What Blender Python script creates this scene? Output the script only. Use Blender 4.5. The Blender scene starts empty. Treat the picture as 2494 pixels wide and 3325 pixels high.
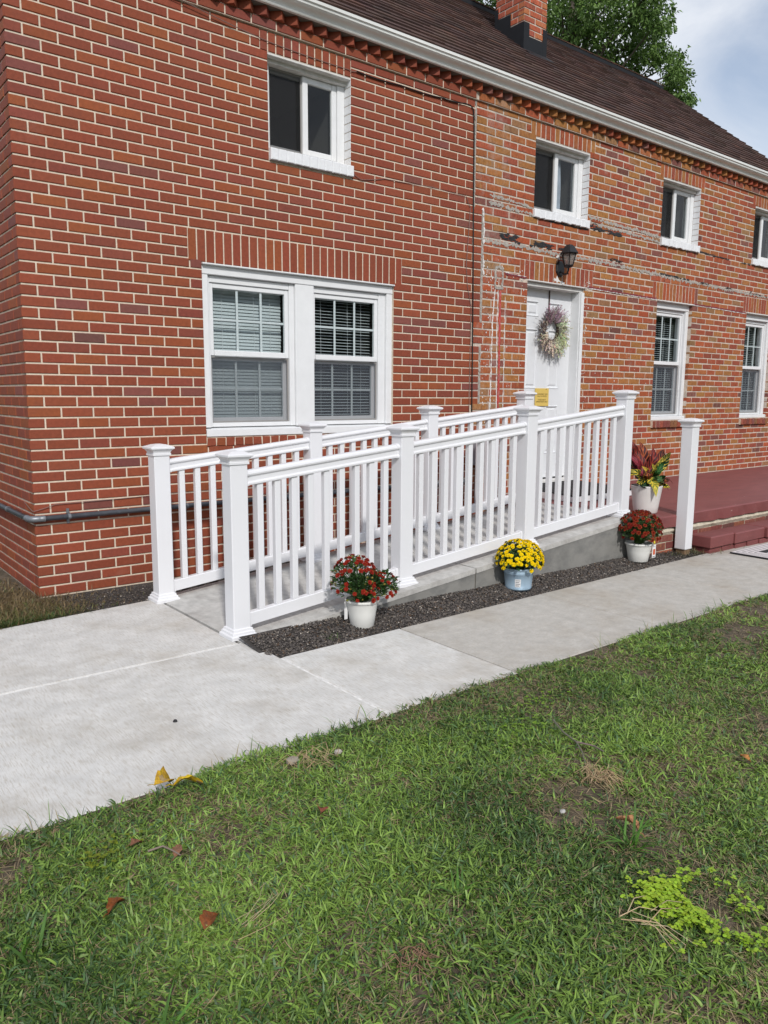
import bpy, math, random
import numpy as np
from mathutils import Vector, Matrix
random.seed(7)
rng = np.random.default_rng(11)
C = bpy.context.scene.collection.objects
R = math.radians

# ------------------------------------------------------------------ camera
CAM = np.array([-1.26224, -5.21388, 1.31711])
YAW, PITCH, ROLL, FPX = 0.668246, -0.150111, 0.005787, 2501.3
cy, sy, cp, sp = math.cos(YAW), math.sin(YAW), math.cos(PITCH), math.sin(PITCH)
FWD = np.array([sy * cp, cy * cp, sp])
RGT0 = np.array([cy, -sy, 0.0])
UP0 = np.cross(RGT0, FWD)
RGT = math.cos(ROLL) * RGT0 + math.sin(ROLL) * UP0
UPV = -math.sin(ROLL) * RGT0 + math.cos(ROLL) * UP0
cam_d = bpy.data.cameras.new("camera")
cam_d.sensor_fit = 'VERTICAL'
cam_d.sensor_height = 24.0
cam_d.lens = 24.0 * FPX / 3325.0
cam_d.clip_start = 0.05
cam_d.clip_end = 1500.0
cam = bpy.data.objects.new("camera", cam_d)
C.link(cam)
cam.matrix_world = Matrix(((RGT[0], UPV[0], -FWD[0], CAM[0]), (RGT[1], UPV[1], -FWD[1], CAM[1]),
                           (RGT[2], UPV[2], -FWD[2], CAM[2]), (0, 0, 0, 1)))
bpy.context.scene.camera = cam

# ------------------------------------------------------------------ sun, sky, exposure
SUN = Vector((-0.45, -1.0, 0.85)).normalized()
SUN_EL = math.asin(SUN.z)
SUN_AZ = math.atan2(SUN.x, SUN.y)
sun_d = bpy.data.lights.new("sun", 'SUN')
sun_d.energy = 2.8
sun_d.angle = R(2.8)
sun_d.color = (1.0, 0.965, 0.92)
sun = bpy.data.objects.new("sun", sun_d)
C.link(sun)
sun.rotation_euler = (-SUN).to_track_quat('-Z', 'Y').to_euler()
sun.location = (-4, -9, 9)

world = bpy.data.worlds.new("World")
bpy.context.scene.world = world
world.use_nodes = True
nt = world.node_tree
nt.nodes.clear()
N = nt.nodes.new
out = N('ShaderNodeOutputWorld')
bg = N('ShaderNodeBackground')
bg.inputs[1].default_value = 0.135
sky = N('ShaderNodeTexSky')
sky.sky_type = 'NISHITA'
sky.sun_disc = False
sky.sun_elevation = SUN_EL
sky.sun_rotation = SUN_AZ
sky.altitude = 50
sky.air_density = 1.0
sky.dust_density = 0.8
sky.ozone_density = 1.0
tc = N('ShaderNodeTexCoord')
mp = N('ShaderNodeMapping')
mp.inputs['Scale'].default_value = (1.0, 1.0, 2.0)
mp.inputs['Location'].default_value = (0.35, 0.1, 0.0)
nz = N('ShaderNodeTexNoise')
nz.inputs['Scale'].default_value = 3.2
nz.inputs['Detail'].default_value = 7
nz.inputs['Roughness'].default_value = 0.55
nz.inputs['Distortion'].default_value = 0.5
rp = N('ShaderNodeValToRGB')
rp.color_ramp.elements[0].position = 0.34
rp.color_ramp.elements[0].color = (0.30, 0.30, 0.30, 1)
rp.color_ramp.elements[1].position = 0.64
rp.color_ramp.elements[1].color = (0.97, 0.97, 0.97, 1)
mx = N('ShaderNodeMix')
mx.data_type = 'RGBA'
mx.inputs[7].default_value = (6.5, 6.75, 7.2, 1)
L = nt.links.new
L(tc.outputs['Generated'], mp.inputs[0])
L(mp.outputs[0], nz.inputs['Vector'])
L(nz.outputs[0], rp.inputs[0])
L(rp.outputs[0], mx.inputs[0])
L(sky.outputs[0], mx.inputs[6])
L(mx.outputs[2], bg.inputs[0])
L(bg.outputs[0], out.inputs[0])
vs = bpy.context.scene.view_settings
vs.view_transform = 'Standard'
vs.look = 'None'
vs.exposure = 0.0
vs.gamma = 1.0
vs.use_curve_mapping = False
bpy.context.scene.cycles.max_bounces = 8
bpy.context.scene.cycles.transparent_max_bounces = 16


# ------------------------------------------------------------------ materials
def mat(name, color=(0.5, 0.5, 0.5), rough=0.7, attr=False, var=0.0, scale=20.0, bump=0.0, bscale=60.0,
        spec=0.4, metal=0.0, stretch=(1, 1, 1), spots=None, trans=0.0, second=None, sscale=3.0, samt=(0.45, 0.65), local=False, broom=None, wash=None, zone=None):
    """second = (colour, strength) blotches of another colour; spots = (scale, colour, low, high)."""
    m = bpy.data.materials.new(name)
    m.use_nodes = True
    t = m.node_tree
    b = t.nodes['Principled BSDF']
    n = t.nodes.new
    lk = t.links.new
    b.inputs['Roughness'].default_value = rough
    b.inputs['Metallic'].default_value = metal
    b.inputs['Specular IOR Level'].default_value = spec
    if local:
        geo = n('ShaderNodeTexCoord').outputs['Object']
    else:
        geo = n('ShaderNodeNewGeometry').outputs['Position']
    mpn = n('ShaderNodeMapping')
    mpn.inputs['Scale'].default_value = stretch
    lk(geo, mpn.inputs[0])
    pos = mpn.outputs[0]
    if attr:
        a = n('ShaderNodeAttribute')
        a.attribute_name = 'col'
        col = a.outputs['Color']
    else:
        rgb = n('ShaderNodeRGB')
        rgb.outputs[0].default_value = (*color, 1)
        col = rgb.outputs[0]
    if second:
        z = n('ShaderNodeTexNoise')
        z.inputs['Scale'].default_value = sscale
        z.inputs['Detail'].default_value = 6
        z.inputs['Roughness'].default_value = 0.65
        lk(pos, z.inputs['Vector'])
        mr = n('ShaderNodeMapRange')
        mr.inputs[1].default_value, mr.inputs[2].default_value = samt
        mr.inputs[3].default_value, mr.inputs[4].default_value = 0.0, second[1]
        lk(z.outputs[0], mr.inputs[0])
        mm = n('ShaderNodeMix')
        mm.data_type = 'RGBA'
        mm.inputs[7].default_value = (*second[0], 1)
        lk(mr.outputs[0], mm.inputs[0])
        lk(col, mm.inputs[6])
        col = mm.outputs[2]
    if spots:
        z = n('ShaderNodeTexNoise')
        z.inputs['Scale'].default_value = spots[0]
        z.inputs['Detail'].default_value = 3
        lk(pos, z.inputs['Vector'])
        mr = n('ShaderNodeMapRange')
        mr.inputs[1].default_value, mr.inputs[2].default_value = spots[2], spots[3]
        lk(z.outputs[0], mr.inputs[0])
        mm = n('ShaderNodeMix')
        mm.data_type = 'RGBA'
        mm.inputs[7].default_value = (*spots[1], 1)
        lk(mr.outputs[0], mm.inputs[0])
        lk(col, mm.inputs[6])
        col = mm.outputs[2]
    if var:
        z = n('ShaderNodeTexNoise')
        z.inputs['Scale'].default_value = scale
        z.inputs['Detail'].default_value = 5
        z.inputs['Roughness'].default_value = 0.6
        lk(pos, z.inputs['Vector'])
        mr = n('ShaderNodeMapRange')
        mr.inputs[1].default_value, mr.inputs[2].default_value = 0.3, 0.7
        mr.inputs[3].default_value, mr.inputs[4].default_value = 1 - var, 1 + var
        lk(z.outputs[0], mr.inputs[0])
        mm = n('ShaderNodeMix')
        mm.data_type = 'RGBA'
        mm.blend_type = 'MULTIPLY'
        mm.inputs[0].default_value = 1.0
        lk(col, mm.inputs[6])
        lk(mr.outputs[0], mm.inputs[7])
        col = mm.outputs[2]
    if wash:                                   # thin pale bloom of old mortar and paint, in ragged patches
        za = n('ShaderNodeTexNoise')
        za.inputs['Scale'].default_value = wash[0]
        za.inputs['Detail'].default_value = 9
        za.inputs['Roughness'].default_value = 0.72
        lk(geo, za.inputs['Vector'])
        mr = n('ShaderNodeMapRange')
        mr.inputs[1].default_value, mr.inputs[2].default_value = wash[2], wash[3]
        mr.inputs[3].default_value, mr.inputs[4].default_value = 0.0, wash[4]
        lk(za.outputs[0], mr.inputs[0])
        if zone:                               # heavier along one stretch of the wall: (x centre, half width, gain)
            sx_ = n('ShaderNodeSeparateXYZ')
            lk(geo, sx_.inputs[0])
            prev = None
            for op_, val in (('SUBTRACT', zone[0]), ('ABSOLUTE', 0), ('DIVIDE', zone[1])):
                q_ = n('ShaderNodeMath')
                q_.operation = op_
                lk(sx_.outputs[0] if prev is None else prev, q_.inputs[0])
                q_.inputs[1].default_value = val
                prev = q_.outputs[0]
            zr_ = n('ShaderNodeMapRange')
            zr_.inputs[1].default_value, zr_.inputs[2].default_value = 1.0, 0.2
            zr_.inputs[3].default_value, zr_.inputs[4].default_value = 0.0, zone[2]
            lk(prev, zr_.inputs[0])
            ad = n('ShaderNodeMath')
            ad.operation = 'ADD'
            lk(za.outputs[0], ad.inputs[0])
            lk(zr_.outputs[0], ad.inputs[1])
            lk(ad.outputs[0], mr.inputs[0])
        mm = n('ShaderNodeMix')
        mm.data_type = 'RGBA'
        mm.inputs[7].default_value = (*wash[1], 1)
        lk(mr.outputs[0], mm.inputs[0])
        lk(col, mm.inputs[6])
        col = mm.outputs[2]
    if broom:                                  # fine broom lines across the slab, with worn gaps
        mb_ = n('ShaderNodeMapping')
        mb_.inputs['Scale'].default_value = (broom[0], broom[1], 1)
        mb_.inputs['Rotation'].default_value = (0, 0, 0.03)
        lk(geo, mb_.inputs[0])
        zb_ = n('ShaderNodeTexNoise')
        zb_.inputs['Scale'].default_value = 1.0
        zb_.inputs['Detail'].default_value = 6
        zb_.inputs['Roughness'].default_value = 0.7
        lk(mb_.outputs[0], zb_.inputs['Vector'])
        mr = n('ShaderNodeMapRange')
        mr.inputs[1].default_value, mr.inputs[2].default_value = 0.48, 0.70
        mr.inputs[3].default_value, mr.inputs[4].default_value = 0.0, 0.85
        lk(zb_.outputs[0], mr.inputs[0])
        mm = n('ShaderNodeMix')
        mm.data_type = 'RGBA'
        mm.inputs[7].default_value = (0.37, 0.33, 0.27, 1)
        lk(mr.outputs[0], mm.inputs[0])
        lk(col, mm.inputs[6])
        col = mm.outputs[2]
    lk(col, b.inputs['Base Color'])
    if bump:
        z = n('ShaderNodeTexNoise')
        z.inputs['Scale'].default_value = bscale
        z.inputs['Detail'].default_value = 4
        lk(pos, z.inputs['Vector'])
        bp = n('ShaderNodeBump')
        bp.inputs['Strength'].default_value = bump
        bp.inputs['Distance'].default_value = 0.004
        lk(z.outputs[0], bp.inputs['Height'])
        lk(bp.outputs[0], b.inputs['Normal'])
    if trans:
        tr = n('ShaderNodeBsdfTranslucent')
        lk(col, tr.inputs['Color'])
        ms = n('ShaderNodeMixShader')
        ms.inputs[0].default_value = trans
        lk(b.outputs[0], ms.inputs[1])
        lk(tr.outputs[0], ms.inputs[2])
        lk(ms.outputs[0], t.nodes['Material Output'].inputs[0])
    return m


def thin_mat(name, tint, amount, color, rough=0.8):
    """see-through sheet: amount = share that is solid colour."""
    m = bpy.data.materials.new(name)
    m.use_nodes = True
    t = m.node_tree
    b = t.nodes['Principled BSDF']
    b.inputs['Base Color'].default_value = (*color, 1)
    b.inputs['Roughness'].default_value = rough
    tr = t.nodes.new('ShaderNodeBsdfTransparent')
    tr.inputs[0].default_value = (*tint, 1)
    ms = t.nodes.new('ShaderNodeMixShader')
    ms.inputs[0].default_value = amount
    t.links.new(tr.outputs[0], ms.inputs[1])
    t.links.new(b.outputs[0], ms.inputs[2])
    t.links.new(ms.outputs[0], t.nodes['Material Output'].inputs[0])
    return m


def glass_mat(name, tint=(0.85, 0.9, 0.9)):
    m = bpy.data.materials.new(name)
    m.use_nodes = True
    t = m.node_tree
    t.nodes.remove(t.nodes['Principled BSDF'])
    tr = t.nodes.new('ShaderNodeBsdfTransparent')
    tr.inputs[0].default_value = (*tint, 1)
    gl = t.nodes.new('ShaderNodeBsdfGlossy')
    gl.inputs['Roughness'].default_value = 0.02
    lw_ = t.nodes.new('ShaderNodeLayerWeight')      # same from both sides, so light passes the pane both ways
    lw_.inputs[0].default_value = 0.5
    pw = t.nodes.new('ShaderNodeMath')
    pw.operation = 'POWER'
    pw.inputs[1].default_value = 4.0
    t.links.new(lw_.outputs['Facing'], pw.inputs[0])
    fr = t.nodes.new('ShaderNodeMapRange')
    fr.inputs[3].default_value, fr.inputs[4].default_value = 0.045, 0.9
    t.links.new(pw.outputs[0], fr.inputs[0])
    ms = t.nodes.new('ShaderNodeMixShader')
    t.links.new(fr.outputs[0], ms.inputs[0])
    t.links.new(tr.outputs[0], ms.inputs[1])
    t.links.new(gl.outputs[0], ms.inputs[2])
    t.links.new(ms.outputs[0], t.nodes['Material Output'].inputs[0])
    return m


M = {}
M['brick'] = mat('smooth_red_brick', attr=True, rough=0.72, var=0.13, scale=45, bump=0.3, bscale=220, spec=0.3, wash=(3.0, (0.36, 0.24, 0.19), 0.60, 0.82, 0.25),
                 second=((0.17, 0.055, 0.042), 0.3), sscale=7, samt=(0.52, 0.75))
M['old_brick'] = mat('weathered_brick', attr=True, rough=0.85, var=0.26, scale=70, bump=0.6, bscale=150, spec=0.25,
                     stretch=(1.0, 1.0, 0.45), second=((0.12, 0.045, 0.03), 0.6), sscale=30, samt=(0.54, 0.68),
                     spots=(24, (0.34, 0.16, 0.065), 0.64, 0.74), wash=(7.0, (0.46, 0.39, 0.35), 0.56, 0.80, 0.42), zone=(4.15, 0.40, 0.09))
M['mortar'] = mat('cream_mortar', (0.66, 0.565, 0.455), 0.95, var=0.12, scale=35, bump=0.4, bscale=250, spec=0.2,
                  second=((0.36, 0.31, 0.25), 0.5), sscale=5, samt=(0.58, 0.8))
M['old_mortar'] = mat('old_mortar', (0.56, 0.475, 0.40), 0.95, wash=(9.0, (0.36, 0.34, 0.31), 0.50, 0.66, 0.8), zone=(4.12, 0.40, 0.08), var=0.2, scale=30, bump=0.6, bscale=160, spec=0.2,
                      second=((0.35, 0.31, 0.27), 0.6), sscale=6, samt=(0.55, 0.75))
M['cement'] = mat('grey_cement', (0.34, 0.315, 0.285), 0.95, var=0.3, scale=60, second=((0.45, 0.40, 0.35), 0.7), sscale=14, bump=0.8, bscale=120, spec=0.2)
M['tar'] = mat('black_tar', (0.02, 0.019, 0.02), 0.5, var=0.4, scale=60, bump=0.9, bscale=90)
M['white_flake'] = mat('flaking_white_paint', (0.72, 0.70, 0.68), 0.8, var=0.1, scale=60, bump=0.6, bscale=100)
M['red_paint'] = mat('red_wall_paint', (0.42, 0.055, 0.05), 0.7, var=0.2, scale=30, second=((0.5, 0.2, 0.18), 0.7), sscale=9)
M['maroon_line'] = mat('maroon_paint', (0.20, 0.035, 0.045), 0.7, var=0.3, scale=50)
M['white_wood'] = mat('white_painted_wood', (0.735, 0.745, 0.755), 0.45, var=0.03, scale=12, bump=0.05, bscale=80)
M['old_white'] = mat('weathered_white_paint', (0.66, 0.65, 0.63), 0.65, var=0.10, scale=15, bump=0.2, bscale=50,
                     second=((0.45, 0.42, 0.37), 0.6), sscale=8, samt=(0.5, 0.75))
M['door'] = mat('white_door_paint', (0.70, 0.715, 0.735), 0.45, var=0.03, scale=9)
M['vinyl'] = mat('white_vinyl', (0.735, 0.74, 0.765), 0.32, var=0.012, scale=4, spec=0.5)
M['white_brick'] = mat('white_painted_brick', (0.74, 0.75, 0.77), 0.6, var=0.05, scale=30, bump=0.35, bscale=90)
M['glass'] = glass_mat('window_glass')
M['screen'] = thin_mat('insect_screen', (1, 1, 1), 0.38, (0.095, 0.108, 0.13))
M['dark_screen'] = thin_mat('dark_insect_screen', (1, 1, 1), 0.5, (0.012, 0.012, 0.013))
M['screen_frame'] = mat('grey_screen_frame', (0.27, 0.26, 0.25), 0.5, var=0.05, scale=20)
M['slat'] = mat('white_blind_slat', (0.70, 0.735, 0.75), 0.5, trans=0.25)
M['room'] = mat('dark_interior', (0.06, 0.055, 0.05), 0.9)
M['curtain'] = mat('pale_curtain', (0.35, 0.38, 0.45), 0.8, var=0.15, scale=10)
M['gutter'] = mat('white_gutter_metal', (0.76, 0.77, 0.75), 0.4, var=0.06, scale=6, second=((0.45, 0.44, 0.40), 0.35), sscale=5, stretch=(0.3, 1, 1), samt=(0.5, 0.8))
M['soffit'] = mat('dark_soffit_board', (0.16, 0.14, 0.12), 0.8)
M['shingle'] = mat('brown_asphalt_shingle', attr=True, rough=0.95, var=0.2, scale=160, bump=0.9, bscale=500, spec=0.15)
M['black_metal'] = mat('black_flashing', (0.012, 0.013, 0.016), 0.65, var=0.15, scale=10, spec=0.25)
M['lamp_black'] = mat('black_lamp_metal', (0.012, 0.012, 0.014), 0.38, spec=0.5)
M['concrete'] = mat('pale_broom_finished_concrete', (0.585, 0.575, 0.555), 0.9, var=0.11, scale=8, bump=0.35, bscale=130, spec=0.25,
                    second=((0.33, 0.285, 0.225), 0.62), sscale=2.4, samt=(0.48, 0.76), broom=(190, 16))
M['walk'] = mat('tan_concrete_walk', (0.445, 0.425, 0.395), 0.9, var=0.13, scale=14, bump=0.35, bscale=200, spec=0.25,
                second=((0.30, 0.245, 0.18), 0.6), sscale=1.9, samt=(0.46, 0.75), broom=(90, 60))
M['joint'] = mat('chalky_joint', (0.66, 0.65, 0.63), 0.95, var=0.2, scale=40)
M['dark_joint'] = mat('dusty_joint', (0.16, 0.145, 0.12), 0.95, var=0.2, scale=40)
M['ramp'] = mat('swirled_ramp_concrete', (0.46, 0.45, 0.43), 0.9, var=0.16, scale=22, bump=0.6, bscale=90, spec=0.25, stretch=(1, 0.6, 1),
                second=((0.33, 0.31, 0.29), 0.6), sscale=6, samt=(0.48, 0.7))
M['kerb'] = mat('trowelled_grey_concrete', (0.235, 0.23, 0.215), 0.85, var=0.12, scale=5, bump=0.2, bscale=60, spec=0.3, stretch=(1, 1, 1.6),
                second=((0.12, 0.122, 0.12), 0.85), sscale=3.4, samt=(0.42, 0.66))
M['porch_paint'] = mat('dark_red_porch_paint', (0.190, 0.056, 0.054), 0.55, var=0.13, scale=9, bump=0.3, bscale=70,
                       second=((0.25, 0.085, 0.08), 0.6), sscale=3, samt=(0.45, 0.75), spots=(26, (0.42, 0.27, 0.25), 0.73, 0.78), stretch=(0.5, 1, 1))
M['porch_mortar'] = mat('cream_mortar_bed', (0.52, 0.47, 0.37), 0.95, var=0.2, scale=30, bump=0.7, bscale=80)
M['stone'] = mat('dark_gravel', attr=True, rough=0.85, var=0.25, scale=80, spec=0.3)
M['bed'] = mat('dark_bed_soil', (0.05, 0.044, 0.040), 0.95, var=0.4, scale=60, bump=0.8, bscale=120)
M['soil'] = mat('brown_lawn_soil', (0.070, 0.055, 0.036), 0.95, var=0.35, scale=45, bump=0.9, bscale=90,
                second=((0.15, 0.115, 0.08), 0.8), sscale=9, samt=(0.45, 0.65))
M['field'] = mat('distant_lawn', (0.06, 0.09, 0.03), 0.95, var=0.3, scale=3)
M['grass'] = mat('grass_blade', attr=True, rough=0.5, spec=0.45, trans=0.2)
M['leafy'] = mat('leaf_surface', attr=True, rough=0.5, spec=0.4, trans=0.25)
M['dead_leaf'] = mat('dead_leaf_surface', attr=True, rough=0.8, spec=0.2, var=0.35, scale=160, trans=0.12, second=((0.10, 0.05, 0.03), 0.6), sscale=70)
M['petal'] = mat('petal_surface', attr=True, rough=0.7, spec=0.2, trans=0.2)
M['bark'] = mat('grey_bark', (0.11, 0.09, 0.075), 0.95, var=0.3, scale=12, bump=0.8, bscale=20)
M['pot'] = mat('white_plastic_pot', (0.70, 0.70, 0.67), 0.45, var=0.04, scale=14, second=((0.42, 0.36, 0.28), 0.4), sscale=9, samt=(0.6, 0.8))
M['planter'] = mat('off_white_planter', (0.66, 0.64, 0.62), 0.5, var=0.05, scale=12)
M['tin'] = mat('blue_galvanised_tin', (0.33, 0.45, 0.56), 0.42, metal=0.25, var=0.10, scale=14, stretch=(1, 1, 0.25))
M['potting'] = mat('potting_soil', (0.03, 0.022, 0.016), 0.95, var=0.4, scale=80, bump=0.8)
M['pipe'] = mat('grey_conduit', (0.075, 0.085, 0.10), 0.45, var=0.25, scale=18, spec=0.5, second=((0.3, 0.31, 0.33), 0.5), sscale=14, samt=(0.6, 0.72))
M['zinc'] = mat('zinc_fitting', (0.20, 0.215, 0.235), 0.45, metal=0.5, var=0.1)
M['cable'] = mat('black_cable', (0.012, 0.012, 0.012), 0.5)
M['wire'] = mat('grey_wire', (0.20, 0.13, 0.115), 0.6)
M['box'] = mat('grey_utility_metal', (0.32, 0.34, 0.38), 0.5, var=0.1, scale=15)
M['rubber'] = mat('black_rubber', (0.016, 0.015, 0.017), 0.7, var=0.2, bump=0.4)
M['notice'] = mat('yellow_notice', (0.66, 0.47, 0.12), 0.6, var=0.04, scale=10)
M['ink'] = mat('dark_ink', (0.14, 0.085, 0.02), 0.7)
M['label_white'] = mat('white_label', (0.75, 0.75, 0.75), 0.6)
M['grey_ink'] = mat('grey_ink', (0.13, 0.13, 0.15), 0.7)
M['tag_yellow'] = mat('yellow_tag_tip', (0.75, 0.65, 0.05), 0.6)
M['tag_orange'] = mat('orange_print', (0.55, 0.10, 0.03), 0.6)
M['timber'] = mat('treated_timber', (0.20, 0.13, 0.075), 0.85, var=0.2, scale=30, stretch=(1, 1, 0.2))
M['twig'] = mat('brown_twig', attr=True, rough=0.85, var=0.1)
M['mat_pale'] = mat('pale_doormat', (0.62, 0.58, 0.58), 0.9, var=0.08, scale=50)
M['mat_black'] = mat('black_mat_print', (0.02, 0.02, 0.022), 0.9)
M['pale_stone'] = mat('pale_stone', (0.27, 0.235, 0.19), 0.9, var=0.2, scale=50)
M['light_stone'] = mat('light_stone', (0.38, 0.37, 0.35), 0.9, var=0.25, scale=60)
M['smoky_glass'] = thin_mat('smoky_lamp_glass', (0.8, 0.78, 0.76), 0.45, (0.30, 0.27, 0.26), 0.25)


# croton leaf: midrib and side veins run in the leaf's own coordinates
def croton_mat():
    m = bpy.data.materials.new('croton_leaf')
    m.use_nodes = True
    t = m.node_tree
    b = t.nodes['Principled BSDF']
    b.inputs['Roughness'].default_value = 0.55
    b.inputs['Specular IOR Level'].default_value = 0.2
    n = t.nodes.new
    lk = t.links.new
    a = n('ShaderNodeAttribute')
    a.attribute_name = 'luv'
    s = n('ShaderNodeSeparateXYZ')
    lk(a.outputs['Vector'], s.inputs[0])      # x = 0..1 along, y = |across| 0..1, z = vein amount

    def math_n(op, a_, b_=None):
        q = n('ShaderNodeMath')
        q.operation = op
        for i, vv in enumerate((a_, b_)):
            if vv is None:
                continue
            if isinstance(vv, (int, float)):
                q.inputs[i].default_value = vv
            else:
                lk(vv, q.inputs[i])
        return q.outputs[0]
    ph = math_n('SUBTRACT', math_n('MULTIPLY', s.outputs[0], 44.0), math_n('MULTIPLY', s.outputs[1], 9.0))
    vein = math_n('GREATER_THAN', math_n('SINE', ph), math_n('SUBTRACT', 0.75, s.outputs[2]))
    mid = math_n('LESS_THAN', s.outputs[1], 0.10)
    edge = math_n('GREATER_THAN', s.outputs[1], 0.93)
    v = math_n('MAXIMUM', math_n('MAXIMUM', vein, mid), edge)
    ca = n('ShaderNodeAttribute')
    ca.attribute_name = 'col'
    cb = n('ShaderNodeAttribute')
    cb.attribute_name = 'veincol'
    mm = n('ShaderNodeMix')
    mm.data_type = 'RGBA'
    lk(v, mm.inputs[0])
    lk(ca.outputs['Color'], mm.inputs[6])
    lk(cb.outputs['Color'], mm.inputs[7])
    lk(mm.outputs[2], b.inputs['Base Color'])
    return m


M['croton'] = croton_mat()


# ------------------------------------------------------------------ mesh helpers
class MB:
    def __init__(self):
        self.v, self.f, self.c, self.m = [], [], [], []

    def add(self, verts, faces, col=(1, 1, 1), mi=0):
        o = len(self.v)
        self.v += [tuple(p) for p in verts]
        self.f += [tuple(i + o for i in q) for q in faces]
        self.c += [col] * len(faces)
        self.m += [mi] * len(faces)
        return self

    def box(self, a, b, col=(1, 1, 1), mi=0):
        x0, y0, z0 = a
        x1, y1, z1 = b
        v = [(x0, y0, z0), (x1, y0, z0), (x1, y1, z0), (x0, y1, z0), (x0, y0, z1), (x1, y0, z1), (x1, y1, z1), (x0, y1, z1)]
        return self.add(v, [(0, 3, 2, 1), (4, 5, 6, 7), (0, 1, 5, 4), (1, 2, 6, 5), (2, 3, 7, 6), (3, 0, 4, 7)], col, mi)

    def bbox(self, a, b, ch=0.004, col=(1, 1, 1), mi=0):
        """box with all edges chamfered"""
        bm_v, bm_f = chamfer_box(a, b, ch)
        return self.add(bm_v, bm_f, col, mi)

    def tube(self, pts, r, n=8, col=(1, 1, 1), mi=0, r2=None):
        pts = [Vector(p) for p in pts]
        rings = []
        for i, p in enumerate(pts):
            d = (pts[min(i + 1, len(pts) - 1)] - pts[max(i - 1, 0)]).normalized()
            ref = Vector((0, 0, 1)) if abs(d.z) < 0.9 else Vector((1, 0, 0))
            u = d.cross(ref).normalized()
            w = d.cross(u)
            rr = r if r2 is None else r + (r2 - r) * i / (len(pts) - 1)
            rings.append([p + (u * math.cos(2 * math.pi * k / n) + w * math.sin(2 * math.pi * k / n)) * rr for k in range(n)])
        v = [q for g in rings for q in g]
        f = []
        for i in range(len(rings) - 1):
            for k in range(n):
                f.append((i * n + k, i * n + (k + 1) % n, (i + 1) * n + (k + 1) % n, (i + 1) * n + k))
        f.append(tuple(range(n)))
        f.append(tuple((len(rings) - 1) * n + k for k in reversed(range(n))))
        return self.add(v, f, col, mi)

    def lathe(self, prof, n=28, center=(0, 0, 0), col=(1, 1, 1), mi=0, square=False, close=True):
        """prof = [(r, z)]; square=True gives a 4-sided stack (r = half width)"""
        cx, cyy, cz = center
        v, f = [], []
        if square:
            n = 4
        for r, z in prof:
            for k in range(n):
                if square:
                    sx, syy = ((-1, -1), (1, -1), (1, 1), (-1, 1))[k]
                    v.append((cx + r * sx, cyy + r * syy, cz + z))
                else:
                    a = 2 * math.pi * k / n
                    v.append((cx + r * math.cos(a), cyy + r * math.sin(a), cz + z))
        for i in range(len(prof) - 1):
            for k in range(n):
                f.append((i * n + k, i * n + (k + 1) % n, (i + 1) * n + (k + 1) % n, (i + 1) * n + k))
        if close:
            f.append(tuple(reversed(range(n))))
            f.append(tuple((len(prof) - 1) * n + k for k in range(n)))
        return self.add(v, f, col, mi)

    def extrude(self, prof, x0, x1, slope=0.0, z0=0.0, y0=0.0, col=(1, 1, 1), mi=0):
        """prof = closed [(y, z)] run along X with z rising by slope"""
        n = len(prof)
        v = [(x0, y0 + y, z0 + z) for y, z in prof] + [(x1, y0 + y, z0 + z + slope * (x1 - x0)) for y, z in prof]
        f = [(k, (k + 1) % n, n + (k + 1) % n, n + k) for k in range(n)]
        f += [tuple(reversed(range(n))), tuple(range(n, 2 * n))]
        return self.add(v, f, col, mi)

    def mesh(self, name, mats, smooth=False, origin=None):
        v = self.v
        if origin is not None:
            v = [(p[0] - origin[0], p[1] - origin[1], p[2] - origin[2]) for p in v]
        me = bpy.data.meshes.new(name)
        me.from_pydata(v, [], self.f)
        for mm in (mats if isinstance(mats, (list, tuple)) else [mats]):
            me.materials.append(mm)
        if len(set(self.m)) > 1:
            me.polygons.foreach_set('material_index', self.m)
        at = me.attributes.new('col', 'FLOAT_COLOR', 'FACE')
        at.data.foreach_set('color', np.array([(c[0], c[1], c[2], 1.0) for c in self.c], dtype=np.float32).ravel())
        if smooth:
            me.polygons.foreach_set('use_smooth', [True] * len(me.polygons))
        me.update()
        return me

    def build(self, name, mats, parent=None, smooth=False, label=None, cat=None, group=None, kind=None):
        a = np.array(self.v)
        mn, mxx = a.min(0), a.max(0)
        o = (float((mn[0] + mxx[0]) / 2), float((mn[1] + mxx[1]) / 2), float(mn[2]))
        return link(name, self.mesh(name, mats, smooth, o), parent, o, label, cat, group, kind)


def chamfer_box(a, b, ch):
    x = (a[0], b[0])
    y = (a[1], b[1])
    z = (a[2], b[2])
    v, idx = [], {}
    for i in (0, 1):
        for j in (0, 1):
            for k in (0, 1):
                c0 = (x[i], y[j], z[k])
                sgn = (1 - 2 * i, 1 - 2 * j, 1 - 2 * k)
                for ax in range(3):                       # vertex lying on the face normal to ax
                    p = [c0[q] + (0 if q == ax else sgn[q] * ch) for q in range(3)]
                    idx[(i, j, k, ax)] = len(v)
                    v.append(tuple(p))
    f = []
    o4 = ((0, 0), (1, 0), (1, 1), (0, 1))

    def key(ax, s, p, q, face):
        t = [0, 0, 0]
        t[ax] = s
        o = [w for w in range(3) if w != ax]
        t[o[0]], t[o[1]] = p, q
        return idx[(t[0], t[1], t[2], face)]
    for ax in range(3):
        for s in (0, 1):
            f.append(tuple(key(ax, s, p, q, ax) for p, q in o4))
    for ax in range(3):                                     # edges along ax
        o = [w for w in range(3) if w != ax]
        for p, q in o4:
            g = []
            for s, face in ((0, o[0]), (1, o[0]), (1, o[1]), (0, o[1])):
                t = [0, 0, 0]
                t[ax] = s
                t[o[0]], t[o[1]] = p, q
                g.append(idx[(t[0], t[1], t[2], face)])
            f.append(tuple(g))
    for i in (0, 1):
        for j in (0, 1):
            for k in (0, 1):
                f.append(tuple(idx[(i, j, k, ax)] for ax in range(3)))
    return v, f


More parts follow.
